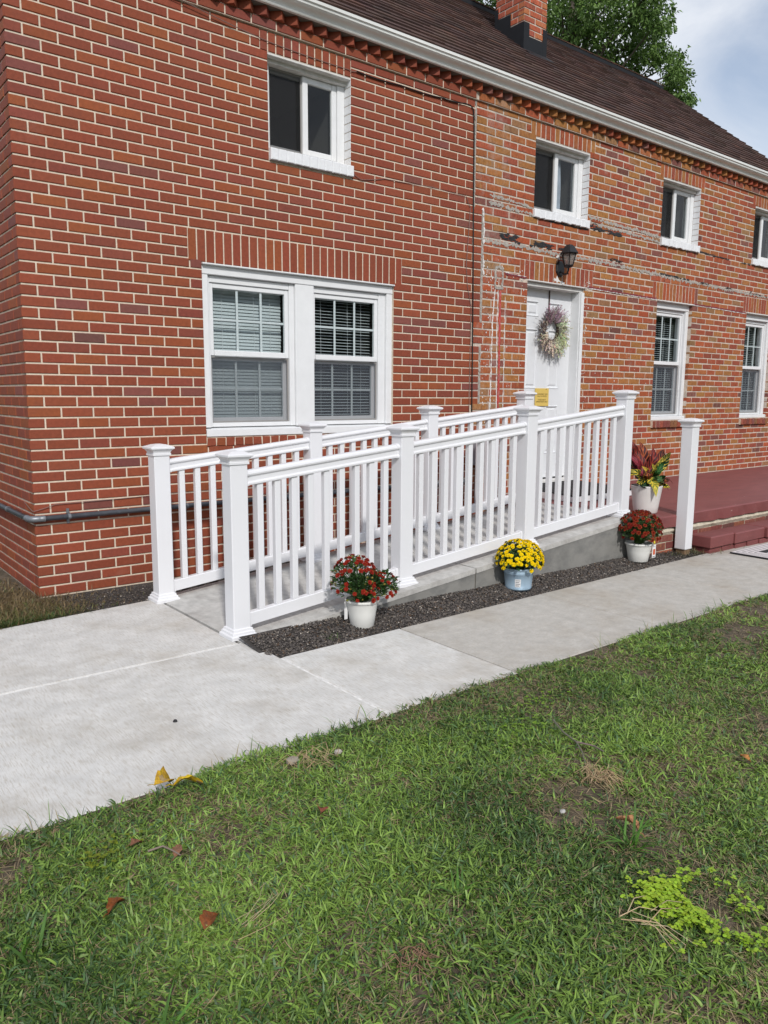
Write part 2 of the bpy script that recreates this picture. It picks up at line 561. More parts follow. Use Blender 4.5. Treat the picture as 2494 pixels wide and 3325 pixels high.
def tag(o, label=None, cat=None, group=None, kind=None):
    if label:
        o['label'] = label
    if cat:
        o['category'] = cat
    if group:
        o['group'] = group
    if kind:
        o['kind'] = kind
    return o


def link(name, me, parent=None, loc=(0, 0, 0), label=None, cat=None, group=None, kind=None, rot=None, scale=None):
    o = bpy.data.objects.new(name, me)
    C.link(o)
    if parent is not None:
        o.parent = parent
        pm = Vector(parent['wl']) if 'wl' in parent else Vector((0, 0, 0))
        o.location = Vector(loc) - pm
    else:
        o.location = loc
    o['wl'] = [float(q) for q in loc]
    if rot:
        o.rotation_euler = rot
    if scale:
        o.scale = scale
    return tag(o, label, cat, group, kind)


def thing(name, loc, label, cat, group=None, kind=None):
    return link(name, None, None, loc, label, cat, group, kind)


def proj(P):
    d = np.asarray(P, float) - CAM
    dep = d @ FWD
    dep = np.where(dep < 0.1, 0.1, dep)
    return np.stack([1247 + FPX * (d @ RGT) / dep, 1662.5 - FPX * (d @ UPV) / dep], -1)


def screen_area(q):
    """area in photo pixels of a quad, 0 when it is out of the frame"""
    p = proj(q)
    c = p.mean(0)
    if not (0 < c[0] < 2494 and 0 < c[1] < 3325):
        return 0.0
    x, y = p[:, 0], p[:, 1]
    return 0.5 * abs(np.dot(x, np.roll(y, -1)) - np.dot(y, np.roll(x, -1)))


def split(pieces, name, rest_name, mats, parent, nmax=300):
    """pieces = [(verts, faces, colour)] with the front quad first: the largest in view become parts, the rest one part"""
    ar = [screen_area(np.array(p[0][:4])) for p in pieces]
    order = sorted(range(len(pieces)), key=lambda i: -ar[i])
    rest = MB()
    for r_, i in enumerate(order):
        v, f, c = pieces[i][:3]
        if r_ < nmax and ar[i] > 0:
            MB().add(v, f, c).build(name, mats, parent)
        else:
            rest.add(v, f, c)
    if rest.v:
        rest.build(rest_name, mats, parent, kind='stuff')


def jit(c, a=0.08):
    k = 1 + random.uniform(-a, a)
    return tuple(max(0.0, q * k * (1 + random.uniform(-a * 0.4, a * 0.4))) for q in c)


# ------------------------------------------------------------------ ground, walks, lawn soil
def poly_prism(pts, z0, z1, ch=0.0):
    m = MB()
    n = len(pts)
    if ch:
        cx = sum(p[0] for p in pts) / n
        cyy = sum(p[1] for p in pts) / n
        top = []
        for i in range(n):
            p0, p1, p2 = pts[i - 1], pts[i], pts[(i + 1) % n]
            d1 = Vector((p1[0] - p0[0], p1[1] - p0[1])).normalized()
            d2 = Vector((p2[0] - p1[0], p2[1] - p1[1])).normalized()
            n1, n2 = Vector((-d1.y, d1.x)), Vector((-d2.y, d2.x))
            b = (n1 + n2)
            b = b / max(0.3, b.length_squared) * 2 * ch
            top.append((p1[0] + b.x, p1[1] + b.y))
        v = [(p[0], p[1], z0) for p in pts] + [(p[0], p[1], z1 - ch * 0.7) for p in pts] + [(p[0], p[1], z1) for p in top]
        f = []
        for k in range(n):
            j = (k + 1) % n
            f += [(k, j, n + j, n + k), (n + k, n + j, 2 * n + j, 2 * n + k)]
        f += [tuple(range(2 * n, 3 * n)), tuple(reversed(range(n)))]
        m.add(v, f)
    else:
        v = [(p[0], p[1], z0) for p in pts] + [(p[0], p[1], z1) for p in pts]
        f = [(k, (k + 1) % n, n + (k + 1) % n, n + k) for k in range(n)]
        f += [tuple(range(n, 2 * n)), tuple(reversed(range(n)))]
        m.add(v, f)
    return m


g = MB()
g.add([(-250, -250, -0.16), (250, -250, -0.16), (250, 250, -0.16), (-250, 250, -0.16)], [(0, 1, 2, 3)])
g.build('ground', M['field'], label='flat open ground around the house', kind='structure')


# smooth value noise for the lawn
def vnoise(x, y, s, seed):
    r_ = np.random.default_rng(seed)
    T = r_.random((64, 64))
    u, w = x * s, y * s
    i, j = np.floor(u).astype(int), np.floor(w).astype(int)
    a, b = u - i, w - j
    a, b = a * a * (3 - 2 * a), b * b * (3 - 2 * b)
    i0, i1, j0, j1 = i % 64, (i + 1) % 64, j % 64, (j + 1) % 64
    return (T[i0, j0] * (1 - a) + T[i1, j0] * a) * (1 - b) + (T[i0, j1] * (1 - a) + T[i1, j1] * a) * b


def lawn_edge(x):
    """Y of the lawn edge along the walk"""
    return -2.835 + 0.028 * np.sin(x * 2.1) + 0.02 * np.sin(x * 5.3 + 1)


def lawn_z(x, y):
    k = np.clip((lawn_edge(x) - y) / 0.25, 0, 1)
    return -0.003 + k * (0.03 * (vnoise(x, y, 1.6, 1) - 0.5) + 0.016 * (vnoise(x, y, 6.0, 2) - 0.5)) + 0.012 * k


# lawn soil as a grid sheet
gx = np.linspace(-6, 12, 241)
gy = np.concatenate([np.linspace(-12, -6, 20)[:-1], np.linspace(-6, -2.80, 110)])
XX, YY = np.meshgrid(gx, gy)
ZZ = np.where(YY > -2.815, -0.05, lawn_z(XX, YY))
nv, nu = XX.shape
fs = [(j * nu + i, j * nu + i + 1, (j + 1) * nu + i + 1, (j + 1) * nu + i) for j in range(nv - 1) for i in range(nu - 1)]
m = MB().add(list(zip(XX.ravel(), YY.ravel(), ZZ.ravel())), fs)
o = m.build('lawn_soil', M['soil'], smooth=True, label='bare brown soil under the lawn', kind='structure')

# concrete slabs
walk = thing('pavement', (1.0, -2.3, 0), 'pale concrete walk and landing in front of the brick house', None, None, 'structure')


def slab(pts, mt, lab=None):
    return poly_prism(pts, -0.10, 0.0, 0.006).build('slab', mt, walk, label=lab)


slab([(-4.5, -1.612), (0.592, -1.612), (0.592, -0.47), (-4.5, -1.02)], M['concrete'], 'whitish landing slab at the foot of the ramp')
slab([(-4.5, -2.86), (0.652, -2.84), (0.652, -1.626), (-4.5, -1.626)], M['concrete'], 'whitish wide slab beside the lawn')


def wy(x):
    return -1.945 + 0.022 * (x - 0.65)


xs = [0.664, 1.455, 2.705, 3.855, 5.06, 6.3, 7.6, 9.0, 10.6]
for i in range(len(xs) - 1):
    a, b = xs[i] + (0 if i == 0 else 0.005), xs[i + 1] - 0.005
    slab([(a, -2.83), (b, -2.83), (b, wy(b)), (a, wy(a))], M['concrete'] if i == 0 else M['walk'])
jm = MB()
jm.box((-4.5, -1.6275, -0.09), (0.652, -1.6105, -0.0035))
jm.box((0.650, -2.83, -0.09), (0.666, -1.945, -0.0045))
jm.build('joint', M['joint'], walk)
jm = MB()
for x in xs[1:-1]:
    jm.box((x - 0.007, -2.83, -0.09), (x + 0.007, wy(x) - 0.002, -0.010))
jm.build('joint', M['dark_joint'], walk)

# soil under the planting bed and the wall strip
bm_ = MB()
gx = np.linspace(0.60, 4.95, 88)
gy = np.linspace(0, 1, 9)
vv = []
for t in gy:
    for x in gx:
        y0, y1 = -1.985 + 0.02 * (x - 0.6), -1.60
        if x > 4.22:
            y1 = -1.52
        y = y0 + (y1 - y0) * t
        vv.append((x, y, -0.022 + 0.055 * t + 0.003 * math.sin(x * 7) * t))
nu = len(gx)
bm_.add(vv, [(j * nu + i, j * nu + i + 1, (j + 1) * nu + i + 1, (j + 1) * nu + i) for j in range(8) for i in range(nu - 1)])
bm_.build('planting_bed_soil', M['bed'], smooth=True, label='dark soil of the narrow bed beside the ramp', kind='structure')
ws = MB()
ws.add([(-5, -1.12, -0.02), (0.62, -0.60, -0.02), (4.5, -0.60, -0.02), (4.5, 0.02, -0.005), (0.02, 0.02, -0.005), (0.02, 6, -0.01), (-5, 6, -0.01)],
       [(0, 1, 2, 3, 4, 5, 6)])
ws.build('wall_strip_soil', M['bed'], label='dark soil strip along the foot of the wall', kind='structure')
ws = MB()
ws.add([(-5, -1.10, -0.012), (-0.25, -0.62, -0.012), (0.06, -0.30, -0.010), (0.0, 0.01, 0.0), (0.0, 6, 0.0), (-5, 6, 0.0)], [(0, 1, 2, 3, 4, 5)])
ws.build('yard_soil', M['soil'], label='bare soil at the house corner', kind='structure')

# ------------------------------------------------------------------ ramp
ramp = thing('concrete_ramp', (2.4, -1.04, 0), 'grey concrete wheelchair ramp rising along the brick wall', 'ramp')
RY0, RY1, RX0, RX1 = -1.635, -0.45, 0.606, 4.24


def rz(x):
    return max(0.0, min(0.352, 0.1 * (x - 0.6)))


prof = [(RX0, 0.0005), (2.346, 0.1746), (2.358, 0.1758), (4.12, 0.352), (RX1, 0.352)]


def ramp_piece(px, y0, y1, t, zb=None):
    v, f = [], []
    for x, z in px:
        b = (z - t) if zb is None else zb
        v += [(x, y0, b), (x, y1, b), (x, y1, z), (x, y0, z)]
    for i in range(len(px) - 1):
        for k in range(4):
            f.append((4 * i + k, 4 * i + (k + 1) % 4, 4 * i + 4 + (k + 1) % 4, 4 * i + 4 + k))
    f += [(3, 2, 1, 0), tuple(4 * (len(px) - 1) + k for k in range(4))]
    return MB().add(v, f)


for px in (prof[:2], prof[2:]):
    ramp_piece(px, RY0, RY1, 0.035).build('deck', M['ramp'], ramp)
for px in (prof[:2], prof[2:]):
    q = [(x, z - 0.0352) for x, z in px]
    ramp_piece(q, RY0 + 0.004, RY1 - 0.004, 0, -0.12).build('side_wall', M['kerb'], ramp)
k_ = MB().box((2.3465, RY0 + 0.010, -0.1), (2.3575, RY1 - 0.01, 0.165))
k_.build('joint', M['dark_joint'], ramp)

# ------------------------------------------------------------------ the house
house = thing('brick_house', (5.2, 2.5, 0), 'two storey red brick house with white windows and brown shingle roof', 'house')
CH, BL = 0.06844, 0.2032                      # course height, brick module
ZB = 0.0


def kz(k):
    return (52 - k) * CH


def brick_piece(x0, x1, z0, z1, yf=0.0, yb=0.09, ch=0.0035, j=0.0, face='-Y', x_off=0.0):
    jj = lambda: random.uniform(-j, j)
    q = [(x0 + jj(), z0 + jj()), (x1 + jj(), z0 + jj()), (x1 + jj(), z1 + jj()), (x0 + jj(), z1 + jj())]
    sg = ((1, 1), (-1, 1), (-1, -1), (1, -1))
    dy = random.uniform(-j, j) * 0.6
    front = [(a + ch * s[0], yf + dy + jj() * 0.3, b + ch * s[1]) for (a, b), s in zip(q, sg)]
    ring = [(a, yf + dy + ch, b) for a, b in q]
    back = [(a, yb, b) for a, b in q]
    v = front + ring + back
    f = [(0, 1, 2, 3)]
    for k in range(4):
        l = (k + 1) % 4
        f += [(4 + k, 4 + l, l, k), (8 + k, 8 + l, 4 + l, 4 + k)]
    if face == '-X':                          # wall running along +Y, facing -X
        v = [(p[1] + x_off, p[0], p[2]) for p in v]
        f = [tuple(reversed(t)) for t in f]
    return v, f


REDS = [((0.245, 0.060, 0.029), 10), ((0.232, 0.055, 0.028), 9), ((0.262, 0.070, 0.026), 4), ((0.222, 0.056, 0.035), 3),
        ((0.198, 0.062, 0.048), 0.7), ((0.175, 0.060, 0.048), 0.25), ((0.140, 0.058, 0.046), 0.08)]
OLDS = [((0.31, 0.078, 0.036), 8), ((0.33, 0.108, 0.040), 6), ((0.33, 0.142, 0.046), 5), ((0.27, 0.068, 0.040), 4),
        ((0.35, 0.084, 0.034), 2), ((0.20, 0.076, 0.060), 1.0), ((0.15, 0.060, 0.045), 0.5), ((0.27, 0.14, 0.065), 1.6)]


def pick(pal):
    t = random.uniform(0, sum(w for _, w in pal))
    for c_, w in pal:
        t -= w
        if t <= 0:
            return jit(c_, 0.10)
    return pal[0][0]


def cut(iv, holes):
    res = [iv]
    for a, b in holes:
        n_ = []
        for p, q in res:
            if b <= p or a >= q:
                n_.append((p, q))
                continue
            if a > p:
                n_.append((p, a))
            if b < q:
                n_.append((b, q))
        res = n_
    return res


def courses(x0f, x1f, k0, k1, holes, pal, jt=0.0055, j=0.0, zo=0.0, mod=BL, shift=0.0, wander=0.0, yf=0.0):
    """running-bond bricks for courses k0..k1 (top to bottom); holes = [(x0,x1,z0,z1)]"""
    P = []
    for k in range(k0, k1):
        zt, zb_ = kz(k) + zo, kz(k + 1) + zo
        zm = (zt + zb_) / 2
        lo, hi = x0f(zm), x1f(zm)
        h = [(a, b) for a, b, c_, d in holes if c_ < zm < d]
        for p, q in cut((lo, hi), h):
            off = 0.0 if k % 2 == 0 else mod / 2
            first = math.ceil((p - off - shift) / mod + 1e-4)
            x = p
            n_ = first
            while x < q - 1e-4:
                e = min(q, n_ * mod + off + shift + random.uniform(-wander, wander))
                if q - e < 0.045:
                    e = q
                if e - x < 0.045 and e < q:
                    n_ += 1
                    continue
                a = x + (jt if x > p + 1e-6 else 0.0005)
                b = e - (jt if e < q - 1e-6 else 0.0005)
                if b - a > 0.012:
                    v, f = brick_piece(a, b, zb_ + jt, zt - jt, yf=yf, j=j)
                    P.append((v, f, pick(pal)))
                x = e
                n_ += 1
    return P


# openings (x0, x1, z0, z1)
BIG = (1.207, 2.948, 1.012, 2.238)
UW = [(1.762, 2.502, 3.105, 3.757), (4.672, 5.500, 3.105, 3.757), (6.826, 7.615, 3.105, 3.757), (8.93, 9.70, 3.105, 3.757)]
DOOR = (4.617, 5.487, 0.352, 2.440)
LW = [(6.838, 7.586, 1.045, 2.425), (8.90, 9.648, 1.045, 2.425)]
SOLD = [(1.105, 3.035, 2.238, 2.4635), (1.70, 2.505, 3.757, 3.899), (4.60, 5.58, 3.757, 3.90), (6.76, 7.69, 3.757, 3.90), (8.86, 9.78, 3.757, 3.90),
        (4.50, 5.635, 2.44, 2.6235), (6.735, 7.69, 2.425, 2.6235), (8.80, 9.75, 2.425, 2.6235)]
SILLS = [(1.207, 2.948, 0.940, 1.012), (6.838, 7.586, 0.955, 1.045), (8.90, 9.648, 0.955, 1.045)]
USILL = [(1.762, 2.515, 3.020, 3.105), (4.66, 5.515, 3.025, 3.105), (6.82, 7.63, 3.025, 3.105), (8.92, 9.715, 3.025, 3.105)]
HOUSE_END = 10.25
holes_all = [BIG, DOOR] + UW + LW + SOLD + SILLS + USILL


def xj(z):
    """the toothed joint between the smooth and the weathered brick"""
    if z > 2.98:
        return 3.853
    if 1.78 < z < 1.985 or z < 1.235:
        return 3.868
    return 3.972


def backing(name, x0, x1, z0, z1, holes, y, mt, th=0.22, lab=None):
    xs_ = sorted({x0, x1} | {c_ for h in holes for c_ in h[:2] if x0 < c_ < x1})
    zs_ = sorted({z0, z1} | {c_ for h in holes for c_ in h[2:] if z0 < c_ < z1})
    mm = MB()
    inside = lambda x, z: any(h[0] < x < h[1] and h[2] < z < h[3] for h in holes)
    for a, b in zip(xs_, xs_[1:]):
        for c_, d in zip(zs_, zs_[1:]):
            if not inside((a + b) / 2, (c_ + d) / 2):
                mm.add([(a, y, c_), (b, y, c_), (b, y, d), (a, y, d)], [(0, 1, 2, 3)])
                mm.add([(a, y + th, c_), (b, y + th, c_), (b, y + th, d), (a, y + th, d)], [(3, 2, 1, 0)])
    for h in holes:
        if h[1] <= x0 or h[0] >= x1:
            continue
        a, b, c_, d = h
        mm.add([(a, y, c_), (a, y + th, c_), (a, y + th, d), (a, y, d)], [(3, 2, 1, 0)])
        mm.add([(b, y, c_), (b, y + th, c_), (b, y + th, d), (b, y, d)], [(0, 1, 2, 3)])
        mm.add([(a, y, c_), (b, y, c_), (b, y + th, c_), (a, y + th, c_)], [(0, 1, 2, 3)])
        mm.add([(a, y, d), (b, y, d), (b, y + th, d), (a, y + th, d)], [(3, 2, 1, 0)])
    return mm.build(name, mt, house, label=lab)


# mortar backings; the weathered part stands a hair further forward in its joints
op = [BIG, DOOR] + UW + LW
wall_a = backing('wall', 0.006, 3.915, -0.2, 4.06, [h for h in op if h[1] < 3.9], 0.0065, M['mortar'], lab='smooth red brick wall with cream mortar joints')
wall_b = backing('wall', 3.915, HOUSE_END, -0.2, 4.06, [h for h in op if h[0] > 3.9], 0.0040, M['old_mortar'], lab='weathered mottled brick wall with scars of old paint')

# smooth red bricks, front face
Pa = courses(lambda z: 0.0, xj, -5, 52, holes_all, REDS, jt=0.0056)
# corner stones read on the side wall too: give the end bricks their return
left = []
SIDE = 4.98
for k in range(-5, 52):
    zt, zb_ = kz(k) - 0.0056, kz(k + 1) + 0.0056
    y = 0.1016 if k % 2 == 0 else 0.2032
    y -= 0.0
    first = True
    while y < SIDE:
        e = min(SIDE, y + BL)
        v, f = brick_piece(y + 0.0056, e - 0.0056, zb_, zt, face='-X')
        left.append((v, f, pick(REDS)))
        y = e
    # return of the corner brick on the side face
    ye = (0.1016 if k % 2 == 0 else 0.2032) - 0.0056
    v, f = brick_piece(0.0035, ye, zb_, zt, face='-X')
    left.append((v, f, pick(REDS)))
sw = MB()
sw.add([(0.0065, 0.02, -0.2), (0.0065, SIDE, -0.2), (0.0065, SIDE, 4.06), (0.0065, 2.5, 6.2), (0.0065, 0.02, 4.06)], [(4, 3, 2, 1, 0)])
sw.build('wall', M['mortar'], house, label='side wall round the left corner')
bk = MB()
bk.add([(0.0065, SIDE, -0.2), (HOUSE_END, SIDE, -0.2), (HOUSE_END, SIDE, 4.06), (0.0065, SIDE, 4.06)], [(3, 2, 1, 0)])
bk.add([(HOUSE_END, 0.006, -0.2), (HOUSE_END, SIDE, -0.2), (HOUSE_END, SIDE, 4.06), (HOUSE_END, 2.5, 6.2), (HOUSE_END, 0.006, 4.06)], [(0, 1, 2, 3, 4)])
bk.build('wall', M['old_mortar'], house, label='plain back and far end walls')
# gable bricks of the side wall
for k in range(-36, -5):
    zt, zb_ = kz(k) - 0.0056, kz(k + 1) + 0.0056
    half = (6.15 - zt) / 0.8125
    if half < 0.1:
        continue
    y, e1 = 2.5 - half + (0 if k % 2 else 0.1), 2.5 + half
    while y < e1:
        e = min(e1, y + BL)
        if e - y > 0.04:
            v, f = brick_piece(y + 0.0056, e - 0.0056, zb_, zt, face='-X')
            left.append((v, f, pick(REDS)))
        y = e

# weathered bricks
Pb = courses(lambda z: xj(z) + 0.026, lambda z: HOUSE_END, -5, 52, holes_all, OLDS, jt=0.0062, j=0.0022, zo=0.018, mod=0.2045, shift=0.03, wander=0.006)
# projecting course under the dog-tooth
top = []
x = 0.0
for i in range(60):
    e = min(HOUSE_END, x + BL)
    if e > 3.80 and x < 3.80:
        e = 3.853
    jt = 0.0056
    v, f = brick_piece(x + (0.0005 if x == 0 else jt), e - jt, 3.9045, 3.9635, yf=-0.022, j=0.0 if e < 3.9 else 0.002)
    top.append((v, f, pick(REDS if e < 3.9 else OLDS), e < 3.9))
    x = e if e != 3.853 else 3.879
    if x >= HOUSE_END - 0.05:
        break
tm = MB()
tm.box((0.004, -0.016, 3.9005), (3.852, 0.004, 3.9672))
tm.build('mortar_bed', M['mortar'], wall_a)
tm = MB()
tm.box((3.856, -0.018, 3.9005), (HOUSE_END - 0.002, 0.002, 3.9672))
tm.build('mortar_bed', M['old_mortar'], wall_b)
Pa += [t[:3] for t in top if t[3]]
Pb += [t[:3] for t in top if not t[3]]
ALL = [(p, 'a') for p in Pa + left] + [(p, 'b') for p in Pb]
ar = [screen_area(np.array(p[0][:4])) for p, _ in ALL]
order = sorted(range(len(ALL)), key=lambda i: -ar[i])
rest = {'a': MB(), 'b': MB()}
nb = {'a': 0, 'b': 0}
for i in order:
    p, w = ALL[i]
    lim = 215 if w == 'a' else 85
    if nb[w] < lim and ar[i] > 0:
        MB().add(*p).build('brick', M['brick'] if w == 'a' else M['old_brick'], wall_a if w == 'a' else wall_b)
        nb[w] += 1
    else:
        rest[w].add(*p)
rest['a'].build('brickwork', M['brick'], wall_a, kind='stuff')
rest['b'].build('brickwork', M['old_brick'], wall_b, kind='stuff')

# soldier courses over the openings
for (x0, x1, z0, z1) in SOLD:
    old = x0 > 3.9
    n_ = round((x1 - x0) / 0.0695)
    w = (x1 - x0) / n_
    for i in range(n_):
        v, f = brick_piece(x0 + i * w + 0.0055, x0 + (i + 1) * w - 0.0055, z0 + 0.004, z1 - 0.006, j=0.002 if old else 0.0006)
        MB().add(v, f, pick(OLDS[:6] if old else REDS[:5])).build('soldier_brick', M['old_brick'] if old else M['brick'], wall_b if old else wall_a)
# rowlock sills under the lower windows
for (x0, x1, z0, z1) in SILLS:
    old = x0 > 3.9
    n_ = round((x1 - x0) / 0.0745)
    w = (x1 - x0) / n_
    for i in range(n_):
        v, f = brick_piece(x0 + i * w + 0.005, x0 + (i + 1) * w - 0.005, z0 + 0.004, z1 - 0.008, yf=-0.03 if old else -0.006, j=0.003)
        # closed top for the sill
        f = f + [(3, 2, 10, 11)]
        MB().add(v, f, pick([((0.2, 0.06, 0.05), 2), ((0.26, 0.07, 0.045), 2), ((0.24, 0.11, 0.05), 1)] if old else REDS[:3])).build(
            'sill_brick', M['old_brick'] if old else M['brick'], wall_b if old else wall_a)
    MB().box((x0 + 0.003, (-0.022 if old else 0.0), z0 + 0.004), (x1 - 0.003, 0.05, z1 - 0.010)).build('sill_mortar', M['mortar'], wall_b if old else wall_a)

# dog-tooth course: bricks set at 45 degrees
tooth = []
n_t = int((HOUSE_END - 0.05) / 0.1265)
hb = 0.0455
for i in range(n_t):
    x = 0.075 + i * 0.1265
    cc = pick(REDS[:4] if x < 3.87 else OLDS[:6])
    z0, z1 = 3.967, 4.026
    dx, dyy = 0.0645, 0.066
    pts = [(x, -0.070), (x + dx, -0.070 + dyy), (x, 0.10), (x - dx, -0.070 + dyy)]
    mm = MB()
    v = [(p[0], p[1], z0) for p in pts] + [(p[0], p[1], z1) for p in pts]
    mm.add(v, [(0, 3, 2, 1), (4, 5, 6, 7), (0, 1, 5, 4), (1, 2, 6, 5), (2, 3, 7, 6), (3, 0, 4, 7)], cc)
    mm.build('dentil_brick', M['brick'] if x < 3.87 else M['old_brick'], wall_a if x < 3.87 else wall_b)

# scars on the weathered wall: cement bands, tar, paint
def scar(name, mt, pts, w0, w1, y=-0.001, th=0.003, step=0.016, rag=0.75, gaps=None):
    """ragged raised strip along (x, z) pts; w0/w1 = half widths below/above"""
    mm = MB()
    row = []
    for (xa, za), (xb, zb2) in zip(pts, pts[1:]):
        n_ = max(1, int(math.hypot(xb - xa, zb2 - za) / step))
        for i in range(n_):
            t = i / n_
            row.append((xa + (xb - xa) * t, za + (zb2 - za) * t))
    row.append(pts[-1])
    vert = abs(pts[-1][0] - pts[0][0]) < abs(pts[-1][1] - pts[0][1])
    v, f = [], []
    for i, (x, z) in enumerate(row):
        a = w0 * max(0.06, 1 + random.uniform(-rag, rag) - (random.random() < rag * 0.3))
        b = w1 * max(0.06, 1 + random.uniform(-rag, rag) - (random.random() < rag * 0.3))
        if i in (0, len(row) - 1):
            a, b = a * 0.3, b * 0.3
        yy = y - random.uniform(0, th)
        if vert:
            v += [(x - a, 0.004, z), (x - a * 0.8, yy, z), (x + b * 0.8, yy, z), (x + b, 0.004, z)]
        else:
            v += [(x, 0.004, z - a), (x, yy, z - a * 0.8), (x, yy, z + b * 0.8), (x, 0.004, z + b)]
        if i:
            o_ = 4 * i
            if gaps and random.random() < gaps:
                continue
            for k in range(3):
                f.append((o_ - 4 + k, o_ - 3 + k, o_ + 1 + k, o_ + k) if not vert else (o_ - 4 + k, o_ + k, o_ + 1 + k, o_ - 3 + k))
    mm.add(v, f)
    return mm.build(name, mt, wall_b)


def flakes(name, mt, pts, w0, w1, y=-0.002, rag=0.8):
    """broken ragged flakes left along a band"""
    mm = MB()
    tot = sum(math.hypot(b[0] - a[0], b[1] - a[1]) for a, b in zip(pts, pts[1:]))
    for i in range(int(tot / 0.0075)):
        t = random.random() * (len(pts) - 1)
        k = int(t)
        x = pts[k][0] + (pts[k + 1][0] - pts[k][0]) * (t - k)
        z = pts[k][1] + (pts[k + 1][1] - pts[k][1]) * (t - k) + random.gauss(0, 0.5) * (w0 + w1) / 2
        if vnoise(np.array([x]), np.array([z]), 5.0, 77)[0] < (0.22 if w0 + w1 > 0.045 else 0.42):
            continue
        rx, rz_ = random.uniform(0.010, 0.050), random.uniform(0.15, 0.6) * (w0 + w1) * 0.5
        n_ = 8
        ring = [(x + rx * random.uniform(0.5, 1.2) * math.cos(6.283 * q / n_), -0.0024, z + rz_ * random.uniform(0.5, 1.2) * math.sin(6.283 * q / n_)) for q in range(n_)]
        mm.add(ring + [(x, y - random.uniform(0, 0.003), z)], [(q, (q + 1) % n_, n_) for q in range(n_)])
    return mm.build(name, mt, wall_b, kind='stuff')


scar('cement_scar', M['cement'], [(4.05, 3.07), (4.35, 3.06), (4.665, 3.045)], 0.020, 0.018)
scar('cement_scar', M['cement'], [(4.06, 3.135), (4.35, 3.125), (4.655, 3.105)], 0.014, 0.014)
scar('cement_scar', M['cement'], [(5.51, 3.15), (6.0, 3.13), (6.81, 3.115)], 0.020, 0.018)
scar('cement_scar', M['cement'], [(5.52, 3.095), (6.2, 3.075), (6.815, 3.05)], 0.018, 0.016)
scar('cement_scar', M['cement'], [(3.97, 2.73), (4.6, 2.735), (5.0, 2.722), (5.9, 2.725), (7.0, 2.69), (8.2, 2.67), (HOUSE_END - 0.1, 2.64)], 0.022, 0.020)
flakes('tar_scar', M['tar'], [(4.21, 2.80), (4.45, 2.785), (4.75, 2.782), (4.95, 2.78)], 0.026, 0.026, y=-0.0025, rag=0.7)
flakes('tar_scar', M['tar'], [(5.02, 2.78), (5.4, 2.770), (5.75, 2.775), (6.3, 2.765)], 0.012, 0.012, y=-0.0025, rag=0.9)
flakes('tar_scar', M['tar'], [(5.51, 3.055), (5.75, 3.045), (6.1, 3.03)], 0.026, 0.016, y=-0.0025, rag=0.8)
flakes('tar_scar', M['tar'], [(6.5, 2.73), (7.2, 2.70), (8.2, 2.685), (9.6, 2.655)], 0.008, 0.014, y=-0.0025, rag=0.95)
flakes('tar_scar', M['tar'], [(4.665, 3.028), (5.0, 3.02), (5.48, 3.012)], 0.010, 0.008, y=-0.002, rag=0.8)
flakes('tar_scar', M['tar'], [(7.62, 3.05), (8.2, 3.03), (8.9, 3.02)], 0.006, 0.012, y=-0.002, rag=0.9)
scar('cement_joint', M['cement'], [(3.866, 3.965), (3.866, 3.5), (3.867, 2.985)], 0.012, 0.012, y=0.0005, th=0.003, rag=0.25)
scar('cement_joint', M['cement'], [(3.985, 2.99), (3.984, 2.5), (3.985, 1.99)], 0.013, 0.014, y=-0.001, th=0.004, rag=0.3)
scar('cement_joint', M['cement'], [(3.985, 1.78), (3.985, 1.24)], 0.012, 0.012, y=-0.001, th=0.004, rag=0.3)
scar('white_paint_drip', M['white_flake'], [(3.985, 3.01), (3.995, 2.90), (4.0, 2.78), (4.0, 2.70)], 0.014, 0.012, y=-0.0025, rag=0.9)
scar('white_paint_drip', M['white_flake'], [(4.0, 2.60), (4.0, 2.47), (4.01, 2.42)], 0.010, 0.012, y=-0.0025, rag=0.95)
scar('white_paint_drip', M['white_flake'], [(4.165, 2.31), (4.14, 2.05), (4.137, 1.6), (4.135, 1.15), (4.132, 0.9)], 0.006, 0.007, y=-0.0025, rag=0.6)
scar('white_paint_drip', M['white_flake'], [(4.205, 2.30), (4.20, 1.9), (4.215, 1.5), (4.225, 1.0)], 0.004, 0.005, y=-0.0025, rag=0.7)
scar('white_paint_drip', M['white_flake'], [(4.305, 2.25), (4.307, 1.7), (4.312, 1.1)], 0.003, 0.003, y=-0.0025, rag=0.9)
scar('red_paint_stripe', M['red_paint'], [(4.236, 2.30), (4.240, 2.0), (4.246, 1.6), (4.250, 1.1), (4.252, 0.62)], 0.013, 0.013, y=-0.002, rag=0.25)
scar('cement_patch', M['cement'], [(4.165, 2.50), (4.168, 2.42), (4.165, 2.33)], 0.012, 0.014, y=-0.002, rag=0.3)
scar('cement_patch', M['cement'], [(4.262, 2.50), (4.262, 2.42), (4.262, 2.33)], 0.014, 0.014, y=-0.002, rag=0.3)
scar('cement_patch', M['cement'], [(4.155, 2.505), (4.21, 2.507), (4.275, 2.503)], 0.014, 0.018, y=-0.0025, rag=0.3)
scar('cement_patch', M['cement'], [(4.155, 2.325), (4.21, 2.323), (4.275, 2.325)], 0.014, 0.014, y=-0.0025, rag=0.3)
scar('maroon_paint_line', M['maroon_line'], [(4.29, 2.462), (4.45, 2.455), (4.60, 2.450)], 0.010, 0.008, y=-0.002, rag=0.4)
scar('white_paint_line', M['white_flake'], [(4.29, 2.474), (4.45, 2.466), (4.60, 2.460)], 0.003, 0.004, y=-0.0025, rag=0.8)
scar('maroon_paint_line', M['maroon_line'], [(5.55, 2.452), (6.1, 2.442), (6.82, 2.432)], 0.009, 0.008, y=-0.002, rag=0.4)
scar('white_paint_line', M['white_flake'], [(5.56, 2.438), (6.1, 2.428), (6.82, 2.418)], 0.004, 0.004, y=-0.0025, rag=0.8)
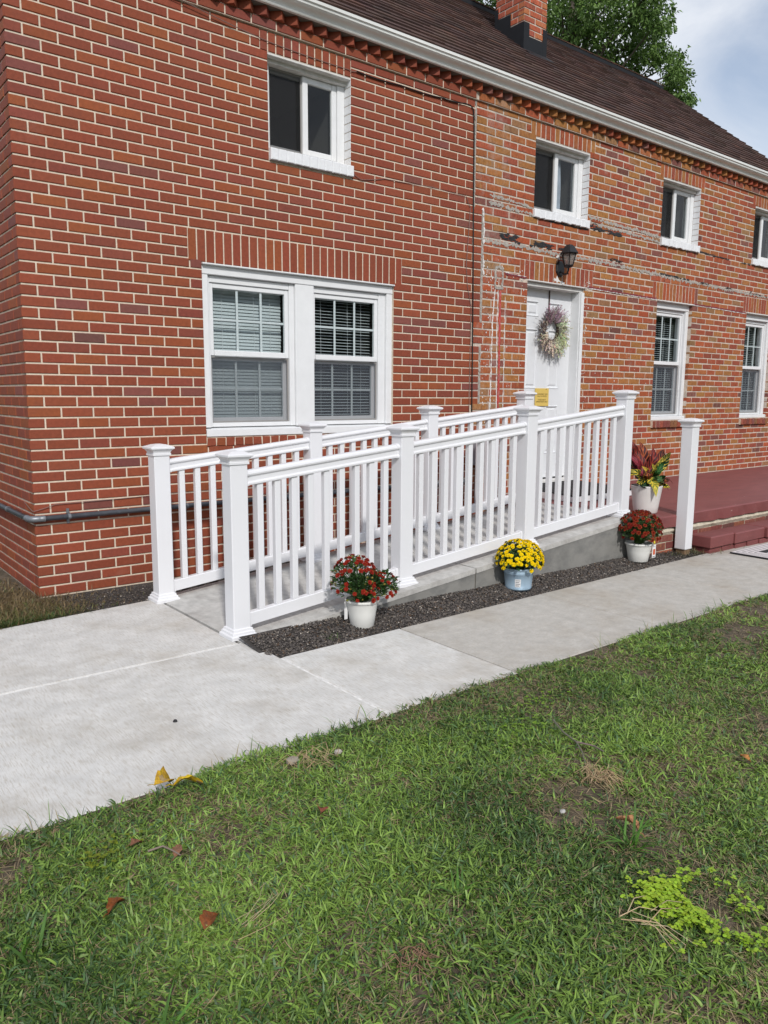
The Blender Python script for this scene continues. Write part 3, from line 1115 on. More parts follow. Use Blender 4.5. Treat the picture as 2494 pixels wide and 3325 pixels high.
scar('maroon_paint_line', M['maroon_line'], [(7.60, 2.43), (8.2, 2.425), (8.88, 2.415)], 0.009, 0.008, y=-0.002, rag=0.4)
scar('white_paint_line', M['white_flake'], [(7.60, 2.416), (8.2, 2.411), (8.88, 2.401)], 0.004, 0.004, y=-0.0025, rag=0.8)
# loose white paint flecks
fl = MB()
for i in range(420):
    x = random.choice([random.gauss(4.05, 0.07), random.uniform(4.0, 4.6), random.gauss(5.53, 0.05), random.uniform(4.4, 6.8)])
    z = random.uniform(0.8, 2.5) if random.random() < 0.8 else random.gauss(2.45, 0.05)
    if x < 3.99 or DOOR[0] - 0.01 < x < DOOR[1] + 0.01:
        continue
    s = random.uniform(0.002, 0.008)
    n_ = 5
    pts = [(x + s * random.uniform(0.5, 1.2) * math.cos(6.283 * k / n_), -0.0025, z + 1.3 * s * random.uniform(0.5, 1.2) * math.sin(6.283 * k / n_)) for k in range(n_)]
    fl.add(pts + [(x, -0.005, z)], [(k, (k + 1) % n_, n_) for k in range(n_)])
fl.build('paint_fleck', M['white_flake'], wall_b, kind='stuff')


# ------------------------------------------------------------------ windows
def dh_unit(win, x0, x1, z0, z1, zm, yf, mode, gx0, gx1, gz0, gz1):
    """double-hung unit inside x0..x1, z0..z1; glass gx/gz; mode 'closed' or 'open' blinds"""
    fr = MB()
    # fixed frame: stiles, head, sill
    fr.bbox((x0, yf, z0), (gx0 - 0.032, yf + 0.06, z1), 0.003)
    fr.bbox((gx1 + 0.032, yf, z0), (x1, yf + 0.06, z1), 0.003)
    fr.bbox((gx0 - 0.031, yf + 0.003, gz1 + 0.036), (gx1 + 0.031, yf + 0.06, z1 - 0.001), 0.003)
    fr.bbox((gx0 - 0.031, yf + 0.001, z0 + 0.001), (gx1 + 0.031, yf + 0.07, gz0 - 0.037), 0.003)
    fr.build('frame', M['white_wood'], win)
    su = MB()      # upper sash
    ys = yf + 0.014
    su.bbox((gx0 - 0.031, ys, zm - 0.02), (gx0, ys + 0.03, gz1 + 0.035), 0.003)
    su.bbox((gx1, ys, zm - 0.02), (gx1 + 0.031, ys + 0.03, gz1 + 0.035), 0.003)
    su.bbox((gx0 + 0.0005, ys + 0.001, gz1), (gx1 - 0.0005, ys + 0.029, gz1 + 0.034), 0.003)
    su.bbox((gx0 + 0.0005, ys - 0.010, zm - 0.021), (gx1 - 0.0005, ys + 0.029, zm + 0.020), 0.003)
    w = (gx1 - gx0) / 3
    for i in (1, 2):
        su.bbox((gx0 + i * w - 0.009, ys + 0.012, zm + 0.020), (gx0 + i * w + 0.009, ys + 0.022, gz1), 0.003)
    zc = (zm + 0.02 + gz1) / 2
    for i in range(3):
        su.bbox((gx0 + i * w + (0.0095 if i else 0), ys + 0.013, zc - 0.009), (gx0 + (i + 1) * w - (0.0095 if i < 2 else 0), ys + 0.021, zc + 0.009), 0.003)
    su.build('sash', M['white_wood'], win)
    pl_ = MB().add([(gx0, ys + 0.011, zm), (gx1, ys + 0.011, zm), (gx1, ys + 0.011, gz1), (gx0, ys + 0.011, gz1)], [(0, 1, 2, 3)])
    pl_.build('pane', M['glass'], win)
    sl = MB()      # lower sash, further in
    yl = yf + 0.05
    zt = zm - 0.022
    sl.bbox((gx0 - 0.03, yl, gz0 - 0.036), (gx0, yl + 0.03, zt), 0.003)
    sl.bbox((gx1 - 0.0, yl, gz0 - 0.036), (gx1 + 0.03, yl + 0.03, zt), 0.003)
    sl.bbox((gx0 + 0.0005, yl + 0.001, gz0 - 0.036), (gx1 - 0.0005, yl + 0.029, gz0), 0.003)
    sl.bbox((gx0 + 0.0005, yl + 0.001, zt - 0.026), (gx1 - 0.0005, yl + 0.029, zt), 0.003)
    for i in (1, 2):
        sl.bbox((gx0 + i * w - 0.009, yl + 0.012, gz0), (gx0 + i * w + 0.009, yl + 0.022, zt - 0.026), 0.003)
    zc = (gz0 + zt - 0.02) / 2
    for i in range(3):
        sl.bbox((gx0 + i * w + (0.0095 if i else 0), yl + 0.013, zc - 0.009), (gx0 + (i + 1) * w - (0.0095 if i < 2 else 0), yl + 0.021, zc + 0.009), 0.003)
    sl.build('sash', M['white_wood'], win)
    pl_ = MB().add([(gx0, yl + 0.011, gz0), (gx1, yl + 0.011, gz0), (gx1, yl + 0.011, zt - 0.02), (gx0, yl + 0.011, zt - 0.02)], [(0, 1, 2, 3)])
    pl_.build('pane', M['glass'], win)
    sc = MB()      # insect screen over the lower half
    yc = yf + 0.022
    a, b, c_, d = gx0 - 0.030, gx1 + 0.030, gz0 - 0.034, zm - 0.024
    sc.box((a, yc, c_), (a + 0.010, yc + 0.008, d))
    sc.box((b - 0.010, yc, c_), (b, yc + 0.008, d))
    sc.box((a + 0.010, yc + 0.0005, c_), (b - 0.010, yc + 0.0075, c_ + 0.010))
    sc.box((a + 0.010, yc + 0.0005, d - 0.010), (b - 0.010, yc + 0.0075, d))
    so = sc.build('screen_frame', M['screen_frame'], win)
    MB().add([(a + 0.009, yc + 0.004, c_ + 0.009), (b - 0.009, yc + 0.004, c_ + 0.009), (b - 0.009, yc + 0.004, d - 0.009), (a + 0.009, yc + 0.004, d - 0.009)],
             [(0, 1, 2, 3)]).build('screen', M['screen'], win)
    # blinds
    pitch = 0.0245
    n_ = int((gz1 + 0.01 - gz0) / pitch)
    yb = yf + 0.115
    sm = None
    tilt = R(66) if mode == 'closed' else R(14)
    hw = 0.0135
    xa, xb = gx0 - 0.02, gx1 + 0.02
    cx_ = (xa + xb) / 2
    mm = MB()
    c0, s0 = math.cos(tilt) * hw, math.sin(tilt) * hw
    L_ = (xb - xa) / 2
    v = []
    for sx in (-L_, L_):
        v += [(sx, -c0, -s0), (sx, 0, 0.0022), (sx, c0, s0), (sx, 0, 0.0010)]
    mm.add(v, [(0, 4, 5, 1), (1, 5, 6, 2), (2, 6, 7, 3), (3, 7, 4, 0)])
    sm = mm.mesh('slat', M['slat'])
    for i in range(n_):
        link('slat', sm, win, (cx_ + random.uniform(-0.002, 0.002), yb, gz1 - 0.012 - i * pitch), rot=(0, random.gauss(0, 0.0012), 0))
    hr = MB().bbox((xa, yb - 0.018, gz1 + 0.002), (xb, yb + 0.018, gz1 + 0.03), 0.003)
    hr.build('blind_rail', M['white_wood'], win)
    cd = MB()
    for t in (0.2, 0.62, 0.84):
        x = xa + (xb - xa) * t
        cd.tube([(x, yb - 0.016, gz1), (x + 0.003, yb - 0.016, (gz0 + gz1) / 2), (x, yb - 0.016, gz0 + 0.02)], 0.0015, 4)
    cd.build('cord', M['white_wood'], win)
    # dark room behind
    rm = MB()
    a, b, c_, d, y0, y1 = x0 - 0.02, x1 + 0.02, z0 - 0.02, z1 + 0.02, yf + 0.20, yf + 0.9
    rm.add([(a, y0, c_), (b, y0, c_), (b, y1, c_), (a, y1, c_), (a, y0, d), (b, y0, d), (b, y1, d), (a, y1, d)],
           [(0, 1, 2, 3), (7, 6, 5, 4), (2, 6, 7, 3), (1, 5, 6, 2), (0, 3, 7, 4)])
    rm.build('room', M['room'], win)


# paired window left of the door
x0, x1, z0, z1 = BIG
wm = MB()
YF = 0.020
wm.bbox((x0 + 0.001, YF, z0 + 0.065), (x0 + 0.052, YF + 0.14, z1 - 0.076), 0.004)
wm.bbox((x1 - 0.062, YF, z0 + 0.065), (x1 - 0.001, YF + 0.14, z1 - 0.076), 0.004)
wm.bbox((1.988, YF, z0 + 0.065), (2.158, YF + 0.14, z1 - 0.076), 0.004)
wm.bbox((x0 + 0.001, YF - 0.004, z1 - 0.075), (x1 - 0.001, YF + 0.14, z1 - 0.012), 0.004)
wm.bbox((x0 + 0.001, YF - 0.036, z1 - 0.0115), (x1 - 0.001, YF + 0.10, z1 - 0.001), 0.002)
wm.add([(x0 + 0.001, YF - 0.024, z0 + 0.002), (x1 - 0.001, YF - 0.024, z0 + 0.002), (x1 - 0.001, YF - 0.024, z0 + 0.048), (x0 + 0.001, YF - 0.024, z0 + 0.048),
        (x0 + 0.001, YF + 0.06, z0 + 0.066), (x1 - 0.001, YF + 0.06, z0 + 0.066), (x0 + 0.001, YF + 0.06, z0 + 0.002), (x1 - 0.001, YF + 0.06, z0 + 0.002)],
       [(0, 1, 2, 3), (3, 2, 5, 4), (0, 3, 4, 6), (1, 7, 5, 2), (0, 6, 7, 1)])
win = wm.build('window', M['white_wood'], house, label='wide paired white window with blinds behind the ramp')
dh_unit(win, x0 + 0.053, 1.987, z0 + 0.067, z1 - 0.077, 1.618, YF + 0.022, 'closed', 1.311, 1.911, 1.147, 2.078)
dh_unit(win, 2.159, x1 - 0.063, z0 + 0.067, z1 - 0.077, 1.618, YF + 0.022, 'open', 2.190, 2.783, 1.147, 2.078)

for (x0, x1, z0, z1) in LW:
    wm = MB()
    YF = 0.045
    wm.bbox((x0 + 0.001, YF, z0 + 0.045), (x0 + 0.062, YF + 0.14, z1 - 0.086), 0.004)
    wm.bbox((x1 - 0.062, YF, z0 + 0.045), (x1 - 0.001, YF + 0.14, z1 - 0.086), 0.004)
    wm.bbox((x0 + 0.001, YF - 0.004, z1 - 0.085), (x1 - 0.001, YF + 0.14, z1 - 0.014), 0.004)
    wm.bbox((x0 - 0.004, YF - 0.060, z1 - 0.0135), (x1 + 0.020, YF + 0.10, z1 - 0.002), 0.002, mi=1)
    wm.bbox((x0 + 0.001, YF - 0.030, z0 + 0.001), (x1 - 0.001, YF + 0.14, z0 + 0.044), 0.004)
    win = wm.build('window', [M['white_wood'], M['old_white']], house, label='tall white window over the red porch')
    dh_unit(win, x0 + 0.063, x1 - 0.063, z0 + 0.046, z1 - 0.087, 1.72, YF + 0.03, 'open', x0 + 0.108, x1 - 0.108, 1.145, 2.265)

for wi, (x0, x1, z0, z1) in enumerate(UW):
    wm = MB()
    Y1 = 0.085
    wm.bbox((x0 + 0.001, Y1, z0 + 0.001), (x0 + 0.058, Y1 + 0.10, z1 - 0.047), 0.003)
    wm.bbox((x1 - 0.070, Y1, z0 + 0.001), (x1 - 0.001, Y1 + 0.10, z1 - 0.047), 0.003)
    wm.bbox((x0 + 0.001, Y1 - 0.028, z1 - 0.046), (x1 - 0.001, Y1 + 0.10, z1 - 0.002), 0.003, mi=1)
    wm.bbox((x0 + 0.001, 0.002, z1 - 0.018), (x1 - 0.001, Y1 - 0.029, z1 - 0.003), 0.002, mi=1)
    wm.bbox((x0 + 0.059, Y1 + 0.002, z0 + 0.001), (x1 - 0.071, Y1 + 0.10, z0 + 0.036), 0.003)
    win = wm.build('window', [M['white_wood'], M['old_white']], house,
                   label=['small white sliding window on the smooth red wall', 'small white sliding window above the door', 'small white sliding window above the first porch window',
                          'small white sliding window at the right edge'][wi])
    a, b, c_, d = x0 + 0.059, x1 - 0.071, z0 + 0.037, z1 - 0.048
    mid = (a + b) / 2
    s = MB()       # fixed left sash, set back, with its screen
    s.bbox((a, Y1 + 0.045, c_), (a + 0.03, Y1 + 0.075, d), 0.003)
    s.bbox((a + 0.0305, Y1 + 0.046, c_), (mid - 0.01, Y1 + 0.074, c_ + 0.03), 0.003)
    s.bbox((a + 0.0305, Y1 + 0.046, d - 0.03), (mid - 0.01, Y1 + 0.074, d), 0.003)
    s.build('sash', M['white_wood'], win)
    MB().add([(a + 0.025, Y1 + 0.06, c_ + 0.025), (mid, Y1 + 0.06, c_ + 0.025), (mid, Y1 + 0.06, d - 0.025), (a + 0.025, Y1 + 0.06, d - 0.025)], [(0, 1, 2, 3)]).build('pane', M['glass'], win)
    s = MB()
    yc = Y1 + 0.026
    s.box((a + 0.004, yc, c_ + 0.002), (a + 0.016, yc + 0.008, d - 0.002))
    s.box((mid - 0.02, yc, c_ + 0.002), (mid - 0.008, yc + 0.008, d - 0.002))
    s.box((a + 0.016, yc + 0.0005, c_ + 0.002), (mid - 0.02, yc + 0.0075, c_ + 0.014))
    s.box((a + 0.016, yc + 0.0005, d - 0.014), (mid - 0.02, yc + 0.0075, d - 0.002))
    s.build('screen_frame', M['screen_frame'], win)
    MB().add([(a + 0.015, yc + 0.004, c_ + 0.013), (mid - 0.019, yc + 0.004, c_ + 0.013), (mid - 0.019, yc + 0.004, d - 0.013), (a + 0.015, yc + 0.004, d - 0.013)],
             [(0, 1, 2, 3)]).build('screen', M['dark_screen'], win)
    s = MB()       # right sash
    ys = Y1 + 0.010
    s.bbox((mid - 0.0075, ys, c_ + 0.001), (mid + 0.040, ys + 0.03, d - 0.001), 0.004)
    s.bbox((b - 0.046, ys, c_ + 0.001), (b - 0.0005, ys + 0.03, d - 0.001), 0.004)
    s.bbox((mid + 0.0405, ys + 0.001, c_ + 0.001), (b - 0.0465, ys + 0.029, c_ + 0.045), 0.004)
    s.bbox((mid + 0.0405, ys + 0.001, d - 0.046), (b - 0.0465, ys + 0.029, d - 0.001), 0.004)
    s.build('sash', M['white_wood'], win)
    MB().add([(mid + 0.035, ys + 0.016, c_ + 0.03), (b - 0.04, ys + 0.016, c_ + 0.03), (b - 0.04, ys + 0.016, d - 0.03), (mid + 0.035, ys + 0.016, d - 0.03)],
             [(0, 1, 2, 3)]).build('pane', M['glass'], win)
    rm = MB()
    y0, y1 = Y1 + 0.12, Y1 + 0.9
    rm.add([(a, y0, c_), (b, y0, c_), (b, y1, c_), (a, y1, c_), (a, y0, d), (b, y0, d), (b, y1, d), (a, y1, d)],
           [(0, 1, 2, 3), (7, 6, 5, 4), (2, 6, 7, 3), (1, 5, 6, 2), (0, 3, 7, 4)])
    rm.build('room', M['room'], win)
    if wi in (1, 2):
        cu = MB()
        n_ = 14
        v, f = [], []
        for i in range(n_):
            t = i / (n_ - 1)
            xx = mid + 0.03 + t * (0.13 if wi == 1 else 0.06)
            yy = Y1 + 0.075 + 0.012 * math.sin(i * 1.9)
            v += [(xx, yy, c_ + 0.02), (xx + 0.03 * (1 - t), yy, (c_ + d) / 2), (xx - 0.02 * t, yy, d - 0.02)]
            if i:
                f += [(3 * i - 3, 3 * i, 3 * i + 1, 3 * i - 2), (3 * i - 2, 3 * i + 1, 3 * i + 2, 3 * i - 1)]
        cu.add(v, f)
        cu.build('curtain', M['curtain'], win, smooth=True)
    # painted reveal bricks on the right, painted sill bricks below
    n_ = 10
    for i in range(n_):
        za, zb2 = z0 + i * (z1 - z0) / n_, z0 + (i + 1) * (z1 - z0) / n_
        mm = MB().bbox((x1 - 0.004 - random.uniform(0, 0.002), 0.0015, za + 0.003), (x1 - 0.0005, Y1 - 0.002, zb2 - 0.003), 0.0015)
        mm.build('reveal_brick', M['white_brick'], win)
    sx0, sx1, sz0, sz1 = USILL[wi]
    n_ = 11
    w = (sx1 - sx0) / n_
    rough = 0.0015 if wi == 0 else 0.006
    for i in range(n_):
        v, f = brick_piece(sx0 + i * w + 0.0025, sx0 + (i + 1) * w - 0.0025, sz0 + 0.001, sz1 - 0.002, yf=-0.028, yb=0.09, ch=0.005, j=rough)
        f = f + [(7, 6, 10, 11), (5, 4, 8, 9)]
        MB().add(v, f).build('sill_brick', M['white_brick'], win)
    MB().bbox((sx0 + 0.003, -0.020, sz0 + 0.006), (sx1 - 0.003, Y1 + 0.03, sz1 - 0.004), 0.003).build('sill', M['white_brick'], win)

# ------------------------------------------------------------------ front door
x0, x1, z0, z1 = DOOR
YD = 0.118
dm = MB()
dx0, dx1, dz0, dz1 = x0 + 0.028, 5.436, 0.470, 2.385
rows = [(2.113, 2.268), (1.396, 1.994), (0.720, 1.223)]
cols = [(4.735, 4.928), (5.082, 5.275)]
xs_ = sorted({dx0, dx1, cols[0][0], cols[0][1], cols[1][0], cols[1][1]})
zs_ = sorted({dz0, dz1} | {z for r_ in rows for z in r_})
for a, b in zip(xs_, xs_[1:]):
    for c_, d in zip(zs_, zs_[1:]):
        if not (any(p <= a and b <= q for p, q in cols) and any(p <= c_ and d <= q for p, q in rows)):
            dm.add([(a, YD, c_), (b, YD, c_), (b, YD, d), (a, YD, d)], [(0, 1, 2, 3)])
dm.add([(dx0, YD + 0.04, dz0), (dx1, YD + 0.04, dz0), (dx1, YD + 0.04, dz1), (dx0, YD + 0.04, dz1), (dx0, YD, dz0), (dx1, YD, dz0), (dx1, YD, dz1), (dx0, YD, dz1)],
       [(0, 3, 2, 1), (0, 1, 5, 4), (1, 2, 6, 5), (2, 3, 7, 6), (3, 0, 4, 7)])
door = dm.build('door', M['door'], house, label='white six panel front door with a wreath')
for c0, c1 in cols:
    for r0, r1 in rows:
        pm_ = MB()
        steps = [(0, 0), (0.004, -0.005), (0.010, -0.005), (0.018, 0.010), (0.030, 0.010), (0.044, 0.001)]
        v, f = [], []
        for s, dy in steps:
            v += [(c0 + s, YD + dy, r0 + s), (c1 - s, YD + dy, r0 + s), (c1 - s, YD + dy, r1 - s), (c0 + s, YD + dy, r1 - s)]
        for i in range(len(steps) - 1):
            for k in range(4):
                f.append((4 * i + k, 4 * i + (k + 1) % 4, 4 * i + 4 + (k + 1) % 4, 4 * i + 4 + k))
        e = 4 * (len(steps) - 1)
        f.append((e, e + 1, e + 2, e + 3))
        pm_.add(v, f)
        pm_.build('panel', M['door'], door)
df = MB()
df.bbox((x0 + 0.001, 0.030, 0.36), (x0 + 0.027, 0.20, z1 - 0.055), 0.002)
df.bbox((5.437, 0.010, 0.36), (x1 - 0.001, 0.20, z1 - 0.056), 0.003)
df.bbox((5.446, -0.008, 0.36), (x1 + 0.004, 0.0095, z1 - 0.055), 0.003)
df.build('door_frame', M['white_wood'], door)
df = MB()
df.bbox((x0 + 0.001, 0.015, z1 - 0.054), (x1 - 0.001, 0.20, z1 - 0.014), 0.004)
df.bbox((x0 - 0.004, -0.020, z1 - 0.0135), (x1 + 0.025, 0.06, z1 - 0.001), 0.003)
df.build('door_head', M['old_white'], door)
MB().bbox((x0 + 0.003, 0.02, 0.36), (x1 - 0.003, 0.22, 0.452), 0.004).build('threshold', M['old_white'], door)
MB().box((x0 + 0.03, YD + 0.006, 0.4525), (5.43, YD + 0.03, 0.4695)).build('door_sweep', M['rubber'], door)

# ------------------------------------------------------------------ roof
EY, EZ, SL = -0.125, 4.120, 0.8125
RYD = 2.5
RZ = EZ + SL * (RYD - EY)
XL, XR = -0.22, 10.40
cs = 1 / math.hypot(1, SL)
sn = SL * cs
LEN = (RYD - EY) / cs


def rpt(x, s, n=0.0):
    return (x, EY + s * cs - n * sn, EZ + s * sn + n * cs)


rm = MB()
yb2 = 2 * RYD - EY
th = 0.05
rm.add([(XL, EY, EZ), (XR, EY, EZ), (XR, RYD, RZ), (XL, RYD, RZ), (XR, yb2, EZ), (XL, yb2, EZ),
        (XL, EY, EZ - th), (XR, EY, EZ - th), (XR, RYD, RZ - th), (XL, RYD, RZ - th), (XR, yb2, EZ - th), (XL, yb2, EZ - th)],
       [(0, 1, 2, 3), (3, 2, 4, 5), (7, 6, 9, 8), (8, 9, 11, 10), (0, 6, 7, 1), (1, 7, 8, 2), (2, 8, 10, 4), (0, 3, 9, 6), (3, 5, 11, 9), (4, 10, 11, 5)], (0.03, 0.02, 0.018))
roof = rm.build('roof', M['shingle'], house, label='steep brown shingle roof')
SHC = [((0.098, 0.062, 0.055), 5), ((0.108, 0.066, 0.057), 4), ((0.088, 0.058, 0.053), 3), ((0.122, 0.068, 0.055), 1), ((0.078, 0.054, 0.050), 1)]
sh = []
expo = 0.132
nr = int(LEN / expo)
for r_ in range(nr):
    x = XL - 0.02 + random.uniform(0, 0.15)
    x = XL - 0.02
    while x < XR + 0.01:
        w = random.choice([0.10, 0.14, 0.17, 0.21, 0.26]) * random.uniform(0.85, 1.15)
        e = min(XR + 0.02, x + w)
        tk = random.choice([0.009, 0.011, 0.014])
        s0 = r_ * expo - 0.012 + random.uniform(-0.003, 0.003)
        s1 = s0 + expo + 0.03
        a, b = x + 0.002, e - 0.002
        v = [rpt(a, s0, tk + 0.008), rpt(b, s0, tk + 0.008), rpt(b, s1, 0.003), rpt(a, s1, 0.003), rpt(a, s0, 0.0), rpt(b, s0, 0.0), rpt(b, s1, -0.002), rpt(a, s1, -0.002)]
        sh.append((v, [(0, 1, 2, 3), (4, 5, 1, 0), (5, 6, 2, 1), (7, 4, 0, 3)], pick(SHC)))
        x = e
split(sh, 'shingle', 'shingle_cover', M['shingle'], roof, 300)
# ridge vent and its cap shingles
rv = MB()
rv.add([(XL, RYD - 0.15, RZ - 0.10), (XR - 0.08, RYD - 0.15, RZ - 0.10), (XR - 0.08, RYD - 0.15, RZ - 0.055), (XL, RYD - 0.15, RZ - 0.055),
        (XL, RYD, RZ + 0.045), (XR - 0.08, RYD, RZ + 0.045), (XL, RYD + 0.15, RZ - 0.055), (XR - 0.08, RYD + 0.15, RZ - 0.055),
        (XL, RYD + 0.15, RZ - 0.10), (XR - 0.08, RYD + 0.15, RZ - 0.10), (XL, RYD, RZ), (XR - 0.08, RYD, RZ)],
       [(0, 1, 2, 3), (3, 2, 5, 4), (4, 5, 7, 6), (6, 7, 9, 8), (1, 11, 9, 7, 5, 2), (0, 3, 4, 6, 8, 10)])
rv.build('ridge_vent', M['black_metal'], roof)
x = XL
while x < XR - 0.1:
    e = min(XR - 0.06, x + 0.15)
    mm = MB()
    u = random.uniform(0, 0.006)
    v = []
    for yy, zz in ((-0.155, -0.05), (0, 0.053), (0.155, -0.05)):
        v += [(x, RYD + yy, RZ + zz + 0.012 + u), (e + 0.03, RYD + yy, RZ + zz + 0.004)]
    for yy, zz in ((-0.155, -0.05), (0, 0.053), (0.155, -0.05)):
        v += [(x, RYD + yy, RZ + zz), (e + 0.03, RYD + yy, RZ + zz)]
    mm.add(v, [(0, 1, 3, 2), (2, 3, 5, 4), (0, 6, 7, 1), (0, 2, 8, 6), (2, 4, 10, 8)], jit((0.085, 0.048, 0.032), 0.2))
    mm.build('ridge_cap', M['shingle'], roof)
    x = e
# gutter, fascia, soffit
gm = MB()
gp = [(-0.074, 4.122), (-0.074, 4.0275), (-0.100, 4.0265), (-0.106, 4.034), (-0.110, 4.050), (-0.122, 4.062), (-0.146, 4.070), (-0.160, 4.082), (-0.164, 4.100), (-0.174, 4.102), (-0.176, 4.122),
      (-0.166, 4.124), (-0.162, 4.106), (-0.125, 4.088), (-0.080, 4.088)]
gm.extrude(gp, XL, XR)
gm.build('gutter', M['gutter'], house)
sf = MB()
sf.box((XL, -0.073, 4.0275), (XR, 0.02, 4.05))
sf.box((XL, -0.073, 4.0505), (XR, -0.055, 4.10))
sf.build('soffit', M['soffit'], house)

# chimney
ch = MB()
cx0, cx1, cy0, cy1, cz0, cz1 = 5.715, 6.095, 1.153, 1.590, 4.9, 7.6
ch.box((cx0 + 0.006, cy0 + 0.006, cz0), (cx1 - 0.006, cy1 - 0.006, cz1))
chim = ch.build('chimney', M['old_mortar'], house)
CHC = [((0.40, 0.10, 0.05), 5), ((0.42, 0.14, 0.06), 4), ((0.33, 0.085, 0.05), 3)]
k = 0
z = 4.92
while z < cz1 - 0.05:
    z1_ = z + CH
    off = 0 if k % 2 == 0 else 0.095
    for face, lo, hi in (('-Y', cx0, cx1), ('-X', cy0, cy1), ('+X', cy0, cy1)):
        x = lo
        e = lo + 0.19 - off if face != '-X' else lo + 0.095 + off * 0.9
        while x < hi - 0.01:
            e = min(hi, e)
            if hi - e < 0.04:
                e = hi
            a, b = x + (0.006 if x > lo else 0.0008), e - (0.006 if e < hi else 0.0008)
            if face == '-Y':
                v, f = brick_piece(a, b, z + 0.006, z1_ - 0.006, yf=cy0, yb=cy0 + 0.09, j=0.002)
            elif face == '-X':
                v, f = brick_piece(a, b, z + 0.006, z1_ - 0.006, yf=cx0, yb=cx0 + 0.08, j=0.002, face='-X')
            else:
                v, f = brick_piece(a, b, z + 0.006, z1_ - 0.006, yf=-cx1, yb=-cx1 + 0.08, j=0.002, face='-X')
                v = [(-p[0], p[1], p[2]) for p in v]
                f = [tuple(reversed(t)) for t in f]
            MB().add(v, f, pick(CHC)).build('brick', M['old_brick'], chim)
            x = e
            e = x + 0.198
    z = z1_
    k += 1
fm = MB()      # stepped black flashing: front apron and left side steps
def rzz(y):
    return EZ + SL * (y - EY)
fm.box((cx0 - 0.006, cy0 - 0.008, rzz(cy0) - 0.06), (cx0 + 0.085, cy0 - 0.001, 5.455))
fm.box((cx0 + 0.085, cy0 - 0.0075, rzz(cy0) - 0.06), (cx1 - 0.062, cy0 - 0.0012, 5.318))
fm.box((cx1 - 0.062, cy0 - 0.008, rzz(cy0) - 0.06), (cx1 + 0.006, cy0 - 0.001, 5.455))
st = [(cy0, 1.355, 5.455), (1.355, 1.552, 5.600), (1.552, cy1 + 0.01, 5.72)]
for a, b, zt in st:
    fm.add([(cx0 - 0.007, a, rzz(a) - 0.06), (cx0 - 0.007, b, rzz(b) - 0.06), (cx0 - 0.007, b, zt), (cx0 - 0.007, a, zt - 0.01 if a > 1.2 else zt),
            (cx0 - 0.0005, a, zt), (cx0 - 0.0005, b, zt), (cx0 - 0.0005, a, rzz(a) - 0.06), (cx0 - 0.0005, b, rzz(b) - 0.06)],
           [(3, 2, 1, 0), (3, 4, 5, 2), (1, 2, 5, 7), (0, 6, 4, 3)])
fm.add([(cx0 - 0.02, cy0 - 0.11, rzz(cy0 - 0.11) + 0.022), (cx1 + 0.02, cy0 - 0.11, rzz(cy0 - 0.11) + 0.022), (cx1 + 0.02, cy0, rzz(cy0) + 0.022), (cx0 - 0.02, cy0, rzz(cy0) + 0.022),
        (cx0 - 0.02, cy0 - 0.11, rzz(cy0 - 0.11)), (cx1 + 0.02, cy0 - 0.11, rzz(cy0 - 0.11))], [(0, 1, 2, 3), (4, 5, 1, 0)])
fm.build('flashing', M['black_metal'], chim)

# ------------------------------------------------------------------ porch and step
porch = thing('brick_porch', (7.5, -0.86, 0), 'low dark red painted porch along the weathered wall', 'porch')
PX0, PX1, PY0 = 4.245, 11.5, -1.70
# slab with a slightly ragged front lip
n_ = 90
v, f = [], []
for i in range(n_ + 1):
    x = PX0 + (PX1 - PX0) * i / n_
    r1, r2 = random.uniform(-0.004, 0.004), random.uniform(-0.005, 0.005)
    v += [(x, 0.0015, 0.356), (x, PY0 + 0.010 + r1, 0.334), (x, PY0 + r1, 0.325), (x, PY0 + 0.003 + r2, 0.233 + r2), (x, 0.0015, 0.228)]
    if i:
        o_ = 5 * i
        for k in range(4):
            f.append((o_ - 5 + k, o_ - 4 + k, o_ + 1 + k, o_ + k))
f += [(0, 1, 2, 3, 4), tuple(5 * n_ + k for k in (4, 3, 2, 1, 0))]
MB().add(v, f).build('slab', M['porch_paint'], porch)
pmb = MB()
v, f = [], []
for i in range(n_ + 1):
    x = PX0 + 0.02 + (PX1 - PX0 - 0.04) * i / n_
    r1 = random.uniform(-0.006, 0.006)
    v += [(x, PY0 + 0.030 + r1, 0.2265), (x, PY0 + 0.014 + r1, 0.200), (x, PY0 + 0.030 + r1, 0.174 + r1), (x, -0.05, 0.172), (x, -0.05, 0.2265)]
    if i:
        o_ = 5 * i
        for k in range(5):
            f.append((o_ - 5 + k, o_ - 5 + (k + 1) % 5, o_ + (k + 1) % 5, o_ + k))
pmb.add(v, f)
pmb.build('mortar_bed', M['porch_mortar'], porch)
MB().box((PX0 + 0.012, PY0 + 0.032, -0.1), (PX1 - 0.02, -0.06, 0.171)).build('base', M['porch_mortar'], porch)
PC = [((0.22, 0.075, 0.055), 3), ((0.26, 0.085, 0.05), 2), ((0.15, 0.06, 0.05), 2), ((0.18, 0.05, 0.045), 2)]
for row in range(3):
    za, zb2 = 0.172 - (row + 1) * 0.0655, 0.172 - row * 0.0655
    x = PX0 + 0.01 - (0.1 if row % 2 else 0)
    while x < 8.3:
        e = x + 0.205
        v, f = brick_piece(max(x, PX0 + 0.01) + 0.005, e - 0.005, za + 0.005, zb2 - 0.004, yf=PY0 + 0.026, yb=PY0 + 0.12, j=0.003)
        MB().add(v, f, pick(PC)).build('brick', M['old_brick'], porch)
        x = e
step = MB()
step_o = thing('porch_step', (6.3, -1.86, 0), 'chipped dark red brick step below the porch slab', 'step')
SX0, SX1 = 4.885, 8.6
SYF = lambda x: -1.90 - 0.045 * (x - SX0)
x = SX0
i = 0
